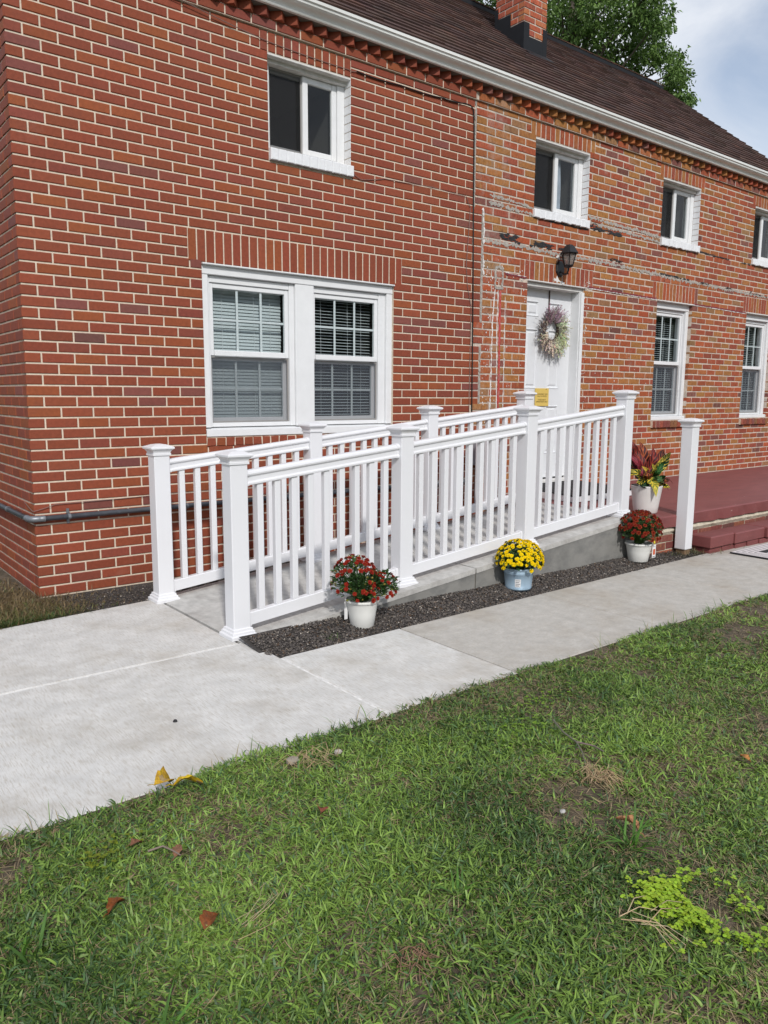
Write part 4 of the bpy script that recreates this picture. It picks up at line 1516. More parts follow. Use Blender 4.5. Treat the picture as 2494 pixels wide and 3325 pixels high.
while x < SX1:
    e = x + (0.385, 0.53, 0.42, 0.5)[i % 4]
    a, b = x + 0.0025, e - 0.0025
    v_, f_ = chamfer_box((a, SYF(a) + random.uniform(-0.004, 0.004), 0.045), (b, -1.705, 0.147 + random.uniform(-0.003, 0.002)), 0.009)
    MB().add(v_, f_).build('tread_block', M['porch_paint'], step_o)
    x = e
    i += 1
x = SX0 + 0.02
while x < SX1:
    e = x + 0.2
    v_, f_ = chamfer_box((x + 0.003, SYF(x) + 0.022 + random.uniform(-0.006, 0.004), -0.03), (e - 0.003, -1.72, 0.041 + random.uniform(-0.003, 0.002)), 0.006)
    MB().add(v_, f_).build('base_brick', M['porch_paint'], step_o)
    x = e
MB().box((SX0 + 0.03, -1.87, -0.06), (SX1, -1.71, 0.0445)).build('mortar_core', M['porch_paint'], step_o)

# doorstep platform in front of the door
ds = thing('doorstep', (4.95, -0.40, 0.352), 'low black rubber topped doorstep with white edges at the front door', 'doorstep')
mm = MB()
mm.add([(4.46, -0.79, 0.353), (5.46, -0.79, 0.353), (5.46, -0.005, 0.353), (4.46, -0.005, 0.353), (4.46, -0.79, 0.398), (5.46, -0.79, 0.398), (5.46, -0.005, 0.425), (4.46, -0.005, 0.425)],
       [(0, 3, 2, 1), (4, 5, 6, 7), (0, 1, 5, 4), (1, 2, 6, 5), (2, 3, 7, 6), (3, 0, 4, 7)])
mm.build('platform', M['white_wood'], ds)
for i in range(26):
    xa = 4.475 + i * 0.0375
    mm = MB()
    mm.add([(xa, -0.765, 0.402), (xa + 0.029, -0.765, 0.402), (xa + 0.029, -0.02, 0.4275), (xa, -0.02, 0.4275), (xa, -0.765, 0.4095), (xa + 0.029, -0.765, 0.4095), (xa + 0.029, -0.02, 0.435), (xa, -0.02, 0.435)],
           [(4, 5, 6, 7), (0, 1, 5, 4), (1, 2, 6, 5), (3, 0, 4, 7), (2, 3, 7, 6)])
    mm.build('tread_rib', M['rubber'], ds)
mm = MB()
mm.add([(4.47, -0.772, 0.4015), (5.45, -0.772, 0.4015), (5.45, -0.015, 0.4275), (4.47, -0.015, 0.4275), (4.47, -0.772, 0.4045), (5.45, -0.772, 0.4045), (5.45, -0.015, 0.4305), (4.47, -0.015, 0.4305)],
       [(4, 5, 6, 7), (0, 1, 5, 4), (1, 2, 6, 5), (3, 0, 4, 7), (2, 3, 7, 6)])
mm.build('tread_mat', M['rubber'], ds)

# ------------------------------------------------------------------ railings
HW = 0.051
cap_prof = [(0.050, -0.052), (0.058, -0.052), (0.058, -0.040), (0.0545, -0.038), (0.056, -0.030), (0.064, -0.018), (0.074, -0.010), (0.0755, -0.010), (0.0755, -0.001), (0.071, 0.003), (0.035, 0.016), (0.012, 0.020)]
cap_me = MB().lathe(cap_prof, square=True).mesh('post_cap', M['vinyl'])
trim_prof = [(0.050, 0.0), (0.077, 0.0), (0.077, 0.018), (0.073, 0.022), (0.069, 0.023), (0.067, 0.036), (0.060, 0.040), (0.0585, 0.052), (0.0505, 0.055)]
trim_me = MB().lathe(trim_prof, square=True, close=False).mesh('base_trim', M['vinyl'])
bal_cache = {}


def post(parent, x, y, zb_, h=0.97, trim=True, sink=0.012, name='post', lab=None):
    mm = MB().bbox((-HW, -HW, -sink), (HW, HW, h), 0.004)
    p = link(name, mm.mesh(name, M['vinyl']), parent, (x, y, zb_), label=lab)
    link('post_cap', cap_me, p, (x, y, zb_ + h + 0.040))
    if trim:
        link('base_trim', trim_me, p, (x, y, zb_ - 0.004))
    return p


rail_prof = [(-0.026, 0.0), (0.026, 0.0), (0.028, 0.004), (0.028, 0.012), (0.022, 0.018), (0.020, 0.022), (0.020, 0.044), (0.024, 0.048), (0.032, 0.054), (0.034, 0.062), (0.031, 0.072), (0.022, 0.079),
             (0.010, 0.082), (-0.010, 0.082), (-0.022, 0.079), (-0.031, 0.072), (-0.034, 0.062), (-0.032, 0.054), (-0.024, 0.048), (-0.020, 0.044), (-0.020, 0.022), (-0.022, 0.018), (-0.028, 0.012), (-0.028, 0.004)]
low_prof = [(-0.022, 0.0), (0.022, 0.0), (0.022, 0.066), (0.017, 0.070), (-0.017, 0.070), (-0.022, 0.066)]


def railing(name, loc, label, xs_, y, tops):
    rt = thing(name, loc, label, 'railing')
    for i, (x, zt) in enumerate(zip(xs_, tops)):
        zb_ = rz(x)
        post(rt, x, y, zb_, h=zt - zb_ - 0.060)
    for i in range(len(xs_) - 1):
        a, b = xs_[i] + HW, xs_[i + 1] - HW
        zr = lambda x: 0.1 * (x - 0.6)
        sl = 0.1
        zl0 = zr(a) + 0.045
        zt0 = zr(a) + 0.822
        MB().extrude(rail_prof, a + 0.0005, b - 0.0005, sl, zt0, y).build('handrail', M['vinyl'], rt, smooth=False)
        MB().extrude(low_prof, a + 0.0005, b - 0.0005, sl, zl0, y).build('bottom_rail', M['vinyl'], rt)
        for xx, dx in ((a, 0.020), (b, -0.020)):
            x_a, x_b = sorted((xx, xx + dx))
            br = MB()
            s_prof = [(p * 1.10, (q - 0.041) * 1.07 + 0.041) for p, q in rail_prof]
            br.extrude(s_prof, x_a + 0.0008, x_b, sl, zt0 + sl * (x_a - a), y)
            br.build('rail_bracket', M['vinyl'], rt)
            br = MB()
            s_prof = [(p * 1.18, (q - 0.035) * 1.10 + 0.035) for p, q in low_prof]
            br.extrude(s_prof, x_a + 0.0008, x_b, sl, zl0 + sl * (x_a - a), y)
            br.build('rail_bracket', M['vinyl'], rt)
        nb_ = 9
        st_ = (b - a - 2 * 0.093) / (nb_ - 1)
        for k in range(nb_):
            x = a + 0.093 + k * st_
            za = zl0 + sl * (x - a) + 0.068
            zb2 = zt0 + sl * (x - a) + 0.003
            key = round(zb2 - za, 4)
            if key not in bal_cache:
                bal_cache[key] = MB().bbox((-0.0185, -0.0185, 0), (0.0185, 0.0185, zb2 - za), 0.003).mesh('baluster', M['vinyl'])
            link('baluster', bal_cache[key], rt, (x, y, za))
    return rt


railing('ramp_railing', (2.4, -1.50, 0.1), 'white vinyl railing along the front edge of the ramp, nearest the flower pots',
        [0.651, 1.816, 2.976, 4.136], -1.50, [1.024, 1.140, 1.255, 1.374])
railing('ramp_railing', (2.4, -0.53, 0.1), 'white vinyl railing along the back edge of the ramp, against the brick wall',
        [0.626, 1.778, 2.900, 4.030], -0.53, [1.010, 1.128, 1.242, 1.366])

lone = thing('porch_post', (4.709, -1.747, 0.0), 'lone white square post standing by the red step', 'post')
p = post(lone, 4.709, -1.747, 0.048, h=1.040, trim=False, sink=0.0, name='sleeve')
MB().box((4.669, -1.787, -0.05), (4.749, -1.707, 0.050)).build('timber_stub', M['timber'], lone)

# ------------------------------------------------------------------ wall fixtures
# wall lantern
lamp = thing('wall_lantern', (5.085, -0.02, 2.58), 'black carriage lantern with smoky glass above the front door', 'lamp')
bp_ = MB()
v, f = [], []
pr = [(0.062, 0.0), (0.062, -0.010), (0.050, -0.018)]
for r_, yy in pr:
    for k in range(8):
        a = math.pi / 8 + k * math.pi / 4
        v.append((5.085 + r_ * 1.08 * math.cos(a), yy, 2.585 + r_ * 1.32 * math.sin(a)))
for i in range(2):
    for k in range(8):
        f.append((8 * i + k, 8 * i + 8 + k, 8 * i + 8 + (k + 1) % 8, 8 * i + (k + 1) % 8))
f.append(tuple(16 + k for k in reversed(range(8))))
bp_.add(v, f)
bp_.build('back_plate', M['lamp_black'], lamp)
LX, LY = 5.068, -0.125
ar_ = MB()
ar_.tube([(5.085, -0.015, 2.56), (5.083, -0.06, 2.525), (5.078, -0.10, 2.525), (LX, LY, 2.555), (LX, LY, 2.60)], 0.009, 8)
ar_.tube([(LX, LY - 0.0, 2.53), (LX, LY, 2.50)], 0.006, 6, r2=0.001)
ar_.build('arm', M['lamp_black'], lamp, smooth=True)
lc = MB()
lc.lathe([(0.012, 2.575), (0.040, 2.588), (0.046, 2.600), (0.048, 2.606)], 4 * 4, (LX, LY, 0))
lc.build('cup', M['lamp_black'], lamp, smooth=True)
fr = MB()
lowq = [(LX + 0.046 * math.cos(a), LY + 0.046 * math.sin(a)) for a in [R(45 + 60 * k) for k in range(6)]]
upq = [(LX + 0.074 * math.cos(a), LY + 0.074 * math.sin(a)) for a in [R(45 + 60 * k) for k in range(6)]]
for (a, b), (c_, d) in zip(lowq, upq):
    fr.tube([(a, b, 2.604), (c_, d, 2.712)], 0.0055, 6)
for k in range(6):
    fr.tube([(*upq[k], 2.711), (*upq[(k + 1) % 6], 2.711)], 0.006, 6)
fr.build('frame', M['lamp_black'], lamp)
for k in range(6):
    l_ = (k + 1) % 6
    MB().add([(*lowq[k], 2.606), (*lowq[l_], 2.606), (*upq[l_], 2.71), (*upq[k], 2.71)], [(0, 1, 2, 3)]).build('pane', M['smoky_glass'], lamp)
hd = MB()
v, f = [], []
for r_, z in [(0.096, 2.712), (0.098, 2.718), (0.088, 2.728), (0.073, 2.750), (0.055, 2.778), (0.034, 2.796), (0.010, 2.803)]:
    for k in range(6):
        a = R(45 + 60 * k)
        v.append((LX + r_ * math.cos(a), LY + r_ * math.sin(a), z))
for i in range(6):
    for k in range(6):
        f.append((6 * i + k, 6 * i + (k + 1) % 6, 6 * i + 6 + (k + 1) % 6, 6 * i + 6 + k))
f += [tuple(reversed(range(6))), tuple(36 + k for k in range(6))]
hd.add(v, f)
hd.build('hood', M['lamp_black'], lamp)
bl = MB().lathe([(0.010, 2.606), (0.010, 2.65), (0.022, 2.665), (0.024, 2.685), (0.012, 2.70)], 10, (LX, LY, 0))
bl.build('bulb', M['label_white'], lamp, smooth=True)
scar('white_paint_drip', M['white_flake'], [(5.00, 2.475), (5.08, 2.468), (5.17, 2.455)], 0.02, 0.03, y=-0.003, rag=0.8)
scar('white_paint_drip', M['white_flake'], [(5.02, 2.69), (5.05, 2.70), (5.08, 2.68)], 0.025, 0.025, y=-0.003, rag=0.5)

# conduit along the wall
pipe = thing('conduit_pipe', (1.2, -0.035, 0.50), 'dark grey conduit pipe running low along the brick wall', 'pipe')
zp = 0.523
pm_ = MB()
pm_.tube([(0.02, -0.032, zp), (1.2, -0.033, zp + 0.004), (2.55, -0.033, zp + 0.008), (3.85, -0.033, zp + 0.006)], 0.0175, 12)
pm_.tube([(-0.032, 0.02, zp - 0.001), (-0.033, 1.5, zp - 0.004), (-0.033, 4.9, zp - 0.006)], 0.0175, 12)
pm_.build('pipe_run', M['pipe'], pipe, smooth=True)
el = MB()
el.tube([(0.055, -0.033, zp), (0.02, -0.033, zp), (-0.012, -0.030, zp), (-0.030, -0.012, zp), (-0.033, 0.02, zp), (-0.033, 0.055, zp)], 0.0215, 12)
el.build('elbow', M['zinc'], pipe, smooth=True)
for xx in (0.205, 1.02, 1.86, 2.7):
    sm_ = MB()
    sm_.tube([(xx - 0.009, -0.0325, zp + 0.001), (xx + 0.009, -0.0325, zp + 0.001)], 0.0205, 12)
    sm_.box((xx - 0.009, -0.006, zp + 0.018), (xx + 0.009, 0.0, zp + 0.050))
    sm_.box((xx - 0.009, -0.006, zp - 0.048), (xx + 0.009, 0.0, zp - 0.018))
    sm_.build('strap', M['zinc'], pipe)
sm_ = MB()
sm_.tube([(-0.0325, 0.55, zp - 0.002), (-0.0325, 0.57, zp - 0.002)], 0.0205, 12)
sm_.build('strap', M['zinc'], pipe)


def sag(pts, n_=10, s=0.01):
    res = []
    for a, b in zip(pts, pts[1:]):
        for i in range(n_):
            t = i / n_
            q = [a[k] + (b[k] - a[k]) * t for k in range(3)]
            q[2] -= s * 4 * t * (1 - t)
            res.append(tuple(q))
    res.append(pts[-1])
    return res


MB().tube(sag([(-0.008, 0.20, 0.612), (-0.010, 0.02, 0.575), (-0.004, -0.012, 0.572), (0.13, -0.009, 0.606), (0.9, -0.006, 0.618), (2.4, -0.006, 0.624)], 6, 0.002), 0.0022, 5).build(
    'thin_wire', M['wire'], label='thin wire tacked round the wall corner just above the grey pipe', cat='wire')
cb = MB()
cb.tube(sag([(2.55, -0.010, 3.812), (3.0, -0.010, 3.815), (3.46, -0.010, 3.822), (3.72, -0.010, 3.838)], 8, 0.008) + [(3.79, -0.010, 3.836), (3.822, -0.011, 3.81), (3.832, -0.012, 3.74)]
        + sag([(3.838, -0.012, 3.6), (3.85, -0.010, 3.0), (3.865, -0.010, 2.4), (3.875, -0.010, 1.9), (3.885, -0.010, 1.25), (3.89, -0.012, 0.88)], 6, 0.0), 0.0055, 6)
cb.build('black_cable', M['cable'], label='black cable running down the wall at the seam between the two brickworks', cat='cable', smooth=True)
MB().tube(sag([(0.2, -0.008, 4.0 - 0.02), (1.09, -0.024, 3.897), (1.76, -0.006, 3.822), (2.47, -0.006, 3.808), (2.55, -0.008, 3.812)], 8, 0.006), 0.003, 5).build(
    'thin_wire', M['wire'], label='thin wire sagging across the bricks above the first small upper window', cat='wire')
MB().tube(sag([(2.515, -0.008, 3.055), (2.6, -0.006, 3.02), (2.84, -0.006, 3.068), (3.35, -0.006, 3.087), (3.76, -0.006, 3.075), (3.815, -0.006, 2.985), (3.778, -0.008, 2.482), (3.80, -0.007, 2.3), (3.85, -0.007, 2.13), (3.852, -0.008, 1.165)], 6, 0.004),
          0.0026, 5).build('thin_wire', M['wire'], label='thin wire from the first small window sill to the wall seam, beside the black cable', cat='wire')

# utility box low on the wall behind the railing
ub = thing('utility_box', (3.965, -0.06, 0.665), 'grey metal utility box low on the wall behind the ramp railing', 'utility box')
MB().bbox((3.875, -0.105, 0.672), (4.06, -0.002, 0.895), 0.006).build('case', M['box'], ub)
MB().bbox((3.868, -0.117, 0.69), (4.067, -0.106, 0.902), 0.004).build('cover', M['box'], ub)
MB().bbox((3.95, -0.128, 0.80), (3.985, -0.1175, 0.85), 0.003).build('latch', M['zinc'], ub)
MB().tube([(3.92, -0.05, 0.67), (3.92, -0.05, 0.30)], 0.012, 8).build('feed_pipe', M['pipe'], ub)

# notice on the door
no = thing('door_notice', (4.98, 0.10, 1.2), 'yellow paper notice taped to the white door', 'notice')
nx0, nx1, nz0, nz1, ny = 4.905, 5.118, 1.217, 1.400, 0.106
MB().bbox((nx0, ny, nz0), (nx1, ny + 0.005, nz1), 0.002).build('board', M['notice'], no)
for i, (s, sz) in enumerate([("GOVERNMENT TEAM", 0.0185), ("HALL OF HONOR", 0.0185), ("TOURS ARE BY", 0.0185), ("APPOINTMENT ONLY", 0.0185)]):
    cu = bpy.data.curves.new('lettering', 'FONT')
    cu.body = s
    cu.size = sz
    cu.align_x = 'CENTER'
    cu.extrude = 0.0002
    cu.materials.append(M['ink'])
    tmp = bpy.data.objects.new('lettering', cu)
    lme = bpy.data.meshes.new_from_object(tmp)
    bpy.data.objects.remove(tmp)
    o = link('lettering', lme, no, (nx0 + 0.105, ny - 0.0012, nz1 - 0.066 - i * 0.020 - (0.018 if i > 1 else 0)), rot=(R(90), 0, 0))
MB().tube([(5.07, ny - 0.001, 1.392), (5.07, ny - 0.006, 1.392)], 0.004, 8).build('tack', M['ink'], no)

# doormat on the walk
dmx0, dmx1, dmy0, dmy1 = 5.06, 6.25, -2.36, -1.975
dmo = thing('doormat', (5.65, -2.16, 0.0), 'pale striped doormat with black lines lying on the walk by the step', 'doormat')
MB().bbox((dmx0, dmy0, 0.0005), (dmx1, dmy1, 0.012), 0.003).build('backing', M['mat_black'], dmo)
MB().box((dmx0 + 0.012, dmy0 + 0.010, 0.011), (dmx1 - 0.012, dmy1 - 0.008, 0.0135)).build('face', M['mat_pale'], dmo)
ln = MB()
for i in range(4):
    d = 0.035 + 0.035 * i
    a, b, c_, e = dmx0 + d, dmx1 - d, dmy0 + d, dmy1 - d
    zt = 0.0140
    for q in ((a, c_, b, c_ + 0.006), (a, e - 0.006, b, e), (a, c_ + 0.006, a + 0.006, e - 0.006), (b - 0.006, c_ + 0.006, b, e - 0.006)):
        ln.box((q[0], q[1], 0.013), (q[2], q[3], zt))
for i in range(3):
    ln.box((dmx0 + 0.2 + i * 0.3, dmy0 + 0.17, 0.013), (dmx0 + 0.38 + i * 0.3, dmy0 + 0.235, 0.0142))
ln.build('line_pattern', M['mat_black'], dmo)

# ------------------------------------------------------------------ wreath
wr = thing('wreath', (5.075, 0.09, 1.75), 'dried flower wreath in purple, cream and green hanging on the white door', 'wreath')
WX, WZ, WY = 5.095, 1.985, 0.085
MB().box((5.070, 0.108, 2.14), (5.085, 0.113, 2.388)).build('ribbon', mat('brown_ribbon', (0.05, 0.03, 0.022), 0.8), wr)
tw = MB()
for i in range(34):
    r0 = random.uniform(0.085, 0.12)
    a0 = random.uniform(0, 6.28)
    ln_ = random.uniform(1.5, 3.2)
    pts = []
    ph = random.uniform(0, 6.28)
    for k in range(14):
        a = a0 + ln_ * k / 13
        rr = r0 + 0.008 * math.sin(3 * a + ph)
        pts.append((WX + rr * math.cos(a), WY + 0.016 * math.sin(2 * a + ph), WZ + rr * math.sin(a)))
    tw.tube(pts, random.uniform(0.0018, 0.003), 5, jit((0.055, 0.035, 0.022), 0.3))
tw.build('twig_ring', M['twig'], wr)


def sprig(mm, a, r0, ln_, sweep, colr, thick, tufts, spread=0.02):
    """one dried sprig leaving the ring at angle a"""
    x, z = WX + r0 * math.cos(a), WZ + r0 * math.sin(a)
    y = WY - random.uniform(0.0, 0.035)
    d = a + sweep
    dx, dz = math.cos(d), math.sin(d)
    dyv = random.uniform(-0.45, 0.05)
    pts = [(x + dx * ln_ * t, y + dyv * ln_ * t, z + dz * ln_ * t - 0.15 * ln_ * t * t) for t in (0, 0.5, 1)]
    mm.tube(pts, 0.0014, 3, colr, r2=0.0005)
    for i in range(tufts):
        t = random.uniform(0.25, 1.0)
        p = Vector(pts[0]).lerp(Vector(pts[2]), t)
        b = d + random.choice([-1, 1]) * random.uniform(0.2, 0.8)
        q = p + Vector((math.cos(b), random.uniform(-0.5, 0.3), math.sin(b))) * random.uniform(0.5, 1.2) * spread
        wv = Vector((-math.sin(b), 0, math.cos(b))) * thick
        mid_ = (p + q) / 2
        c2 = jit(colr, 0.25)
        mm.add([p, mid_ + wv, q, mid_ - wv, mid_ + Vector((0, -thick, 0))], [(0, 1, 4), (1, 2, 4), (2, 3, 4), (3, 0, 4), (0, 3, 2, 1)], c2)


groups = [('pink_sprigs', (0.42, 0.27, 0.34), 55, 135, 60, 0.13, 0.004, 14), ('green_sprigs', (0.56, 0.60, 0.38), -65, 55, 95, 0.115, 0.0038, 15),
          ('cream_flowers', (0.70, 0.60, 0.48), -150, -65, 60, 0.10, 0.0065, 14), ('brown_sprigs', (0.15, 0.105, 0.095), 105, 262, 110, 0.12, 0.0022, 9),
          ('grey_sprigs', (0.36, 0.32, 0.29), -125, 135, 100, 0.13, 0.002, 9), ('cream_flowers', (0.66, 0.56, 0.46), 140, 210, 14, 0.05, 0.006, 10)]
for nm, colr, a0, a1, cnt, ln_, tk, tf in groups:
    mm = MB()
    for i in range(cnt):
        a = R(random.uniform(a0, a1))
        sprig(mm, a, random.uniform(0.070, 0.15), ln_ * random.uniform(0.65, 1.3), random.uniform(-0.9, 0.2), jit(colr, 0.25), tk, tf)
    mm.build(nm, M['petal'], wr)

# ------------------------------------------------------------------ flowers in pots
def mum_mesh(name, outer, inner, seed, r=0.019):
    random.seed(seed)
    mm = MB()
    for ring, (n_, r0, r1, up, w, c_) in enumerate([(15, 0.2, 1.0, 0.10, 0.20, outer), (13, 0.15, 0.80, 0.30, 0.19, outer), (10, 0.10, 0.55, 0.48, 0.17, inner), (7, 0.0, 0.30, 0.55, 0.15, inner)]):
        for i in range(n_):
            a = 6.283 * (i + 0.5 * (ring % 2)) / n_ + random.uniform(-0.1, 0.1)
            ca, sa = math.cos(a), math.sin(a)
            q = r * random.uniform(0.88, 1.1)
            ww = w * q
            z0, z1 = q * (0.10 + up * 0.5), q * up
            p0 = (ca * r0 * q, sa * r0 * q, z0)
            pm = (r0 + (r1 - r0) * 0.6) * q
            v = [p0, (ca * pm - sa * ww, sa * pm + ca * ww, z1 + 0.1 * q), (ca * r1 * q, sa * r1 * q, z1), (ca * pm + sa * ww, sa * pm - ca * ww, z1 + 0.1 * q)]
            mm.add(v, [(0, 3, 2, 1)], jit(c_, 0.15))
    # calyx
    mm.lathe([(0.001, -0.35 * r), (0.35 * r, -0.1 * r), (0.5 * r, 0.1 * r)], 6, col=(0.06, 0.12, 0.03), close=False)
    return mm.mesh(name, M['petal'])


def leaf_add(mm, p, d, n, ln_, w, colr, fold=0.25):
    """small lobed leaf from p along d"""
    d = Vector(d).normalized()
    n = Vector(n).normalized()
    s = d.cross(n).normalized()
    n = s.cross(d)
    p = Vector(p)
    v = [p, p + d * ln_ * 0.35 + s * w * 0.8 + n * fold * w, p + d * ln_ * 0.5 + s * w * 0.55 + n * fold * w * 0.7, p + d * ln_ * 0.72 + s * w * 0.75 + n * fold * w * 0.8,
         p + d * ln_ - n * 0.12 * ln_, p + d * ln_ * 0.72 - s * w * 0.75 + n * fold * w * 0.8, p + d * ln_ * 0.5 - s * w * 0.55 + n * fold * w * 0.7, p + d * ln_ * 0.35 - s * w * 0.8 + n * fold * w, p + d * ln_ * 0.5]
    mm.add(v, [(0, 1, 8), (1, 2, 8), (2, 3, 8), (3, 4, 8), (4, 5, 8), (5, 6, 8), (6, 7, 8), (7, 0, 8)], colr)


def in_dome(lobes):
    """random point on the top of one of the ellipsoid lobes: (point, outward)"""
    c_, rad = random.choice(lobes)
    while True:
        d = Vector((random.gauss(0, 1), random.gauss(0, 1), random.gauss(0, 1))).normalized()
        if d.z > -0.35:
            break
    return Vector(c_) + Vector((d.x * rad[0], d.y * rad[1], d.z * rad[2])), Vector((d.x / rad[0], d.y / rad[1], d.z / rad[2])).normalized()


def mum(name, loc, label, pot_fn, lobes, meshes, n_fl, stem_z, sizes=(0.85, 1.15), bias=None, leaves=900, buds=0, bud_col=(0.45, 0.30, 0.08), seed=1, low=(-0.2, 0.35)):
    random.seed(seed)
    t = thing(name, loc, label, 'potted plant', 'potted chrysanthemums set along the walk')
    pot_fn(t, loc)
    base = Vector((loc[0], loc[1], stem_z))
    st = MB()
    fl_pts = []
    tries = 0
    while len(fl_pts) < n_fl and tries < 20000:
        tries += 1
        p, nrm = in_dome(lobes)
        if p.z < stem_z + 0.015:
            continue
        if bias and not bias(p, nrm):
            continue
        if any((p - q[0]).length < 0.0205 * q[2] for q in fl_pts):
            continue
        # skip points inside another lobe
        if any(((p.x - c_[0]) / r_[0]) ** 2 + ((p.y - c_[1]) / r_[1]) ** 2 + ((p.z - c_[2]) / r_[2]) ** 2 < 0.85 for c_, r_ in lobes):
            continue
        fl_pts.append((p, nrm, random.uniform(*sizes)))
    lf = MB()
    for p, nrm, s in fl_pts:
        q = (Vector((nrm.x, nrm.y, nrm.z + 0.35)).normalized())
        e = q.to_track_quat('Z', 'Y').to_euler()
        e.rotate_axis('Z', random.uniform(0, 6.28))
        link('flower', random.choice(meshes), t, p, rot=tuple(e), scale=(s, s, s))
        m1 = base.lerp(p, 0.5) + Vector((0, 0, 0.02))
        st.tube([base + Vector((random.uniform(-0.03, 0.03), random.uniform(-0.03, 0.03), 0)), m1, p - q * 0.006], 0.0014, 4, jit((0.07, 0.14, 0.035), 0.2))
    for i in range(leaves):
        p, nrm = in_dome(lobes)
        k = random.uniform(0.45, 0.97)
        c_ = min(lobes, key=lambda l_: (Vector(l_[0]) - p).length)[0]
        p = Vector(c_).lerp(p, k)
        if p.z < stem_z - 0.02:
            p.z = stem_z + random.uniform(-0.02, 0.05)
        d = Vector((nrm.x, nrm.y, random.uniform(*low)))
        leaf_add(lf, p, d, (random.uniform(-0.4, 0.4), random.uniform(-0.4, 0.4), 1), random.uniform(0.022, 0.042), random.uniform(0.008, 0.014), jit((0.045, 0.10, 0.028), 0.35))
    lf.build('foliage', M['leafy'], t, kind='stuff')
    if buds:
        bb = MB()
        for i in range(buds):
            p, nrm = in_dome(lobes)
            if p.z < stem_z:
                continue
            r_ = random.uniform(0.004, 0.007)
            bb.lathe([(0.0008, -r_), (r_, -0.2 * r_), (r_ * 0.8, 0.5 * r_), (0.0008, r_)], 6, tuple(p), jit(bud_col, 0.4))
            st.tube([base, base.lerp(p, 0.6) + Vector((0, 0, 0.015)), p], 0.0012, 4, jit((0.10, 0.19, 0.05), 0.2))
        bb.build('bud', M['petal'], t, kind='stuff')
    st.build('stem', M['leafy'], t, kind='stuff')
    return t


def pot_lathe(t, loc, prof, m_, rim=None, soil=0.9):
    x, y, z = loc
    MB().lathe(prof, 40, (x, y, z), close=False).build('pot', m_, t, smooth=True)
    zt = prof[-1][1]
    rr = prof[-1][0] if rim is None else rim
    MB().lathe([(0.001, zt - 0.025), (rr * 0.97, zt - 0.025)], 24, (x, y, z), close=False).build('potting_soil', M['potting'], t)


def white_pot(rb, rt, h):
    def fn(t, loc):
        pr = [(0.001, 0.0), (rb - 0.004, 0.0), (rb, 0.005), (rb + (rt - rb) * 0.5, h * 0.5), (rt, h - 0.020), (rt + 0.001, h - 0.018), (rt + 0.008, h - 0.015), (rt + 0.009, h - 0.003), (rt + 0.006, h), (rt, h), (rt - 0.004, h - 0.03)]
        pot_lathe(t, loc, pr, M['pot'], rt - 0.004)
    return fn


def tin_pot(t, loc):
    rb, rt, h = 0.086, 0.104, 0.152
    rr = lambda z: rb + (rt - rb) * z / h
    pr = [(0.001, 0.002), (rb - 0.003, 0.002), (rb, 0.0)]
    for zc in (0.014, 0.020):
        pr += [(rr(zc - 0.003), zc - 0.003), (rr(zc) + 0.003, zc), (rr(zc + 0.003), zc + 0.003)]
    for zc in (0.118, 0.126):
        pr += [(rr(zc - 0.003), zc - 0.003), (rr(zc) + 0.003, zc), (rr(zc + 0.003), zc + 0.003)]
    pr += [(rr(0.148), 0.146), (rt + 0.004, 0.149), (rt + 0.004, 0.154), (rt - 0.001, 0.155), (rt - 0.005, 0.12)]
    pot_lathe(t, loc, pr, M['tin'], rt - 0.006)
    # paper price label on the left front of the tin
    lb = MB()
    v, f = [], []
    a0, a1 = R(208), R(232)
    for i in range(6):
        a = a0 + (a1 - a0) * i / 5
        for z in (0.030, 0.086):
            r_ = rr(z) + 0.0015
            v.append((loc[0] + r_ * math.cos(a), loc[1] + r_ * math.sin(a), loc[2] + z))
        if i:
            f.append((2 * i - 2, 2 * i, 2 * i + 1, 2 * i - 1))
    lb.add(v, f)
    lbo = lb.build('price_label', M['label_white'], t)
    for q in range(4):
        ml = MB()
        v, f = [], []
        for i in range(6):
            a = a0 + 0.05 + (a1 - a0 - (0.1 if q % 2 else 0.16)) * i / 5
            for z in (0.0385 + q * 0.012, 0.0425 + q * 0.012):
                r_ = rr(z) + 0.0022
                v.append((loc[0] + r_ * math.cos(a), loc[1] + r_ * math.sin(a), loc[2] + z))
            if i:
                f.append((2 * i - 2, 2 * i, 2 * i + 1, 2 * i - 1))
        ml.add(v, f)
        ml.build('print_line', M['grey_ink'], lbo)


red_a = [mum_mesh('flower', (0.30, 0.020, 0.012), (0.36, 0.035, 0.015), s) for s in (1, 2, 3)]
red_b = [mum_mesh('flower', (0.33, 0.050, 0.018), (0.24, 0.018, 0.012), s, 0.021) for s in (4, 5, 6)] + [mum_mesh('flower', (0.20, 0.016, 0.012), (0.28, 0.03, 0.015), 7, 0.02)]
yel = [mum_mesh('flower', (0.90, 0.73, 0.006), (0.90, 0.68, 0.004), s, 0.0205) for s in (8, 9, 10)]

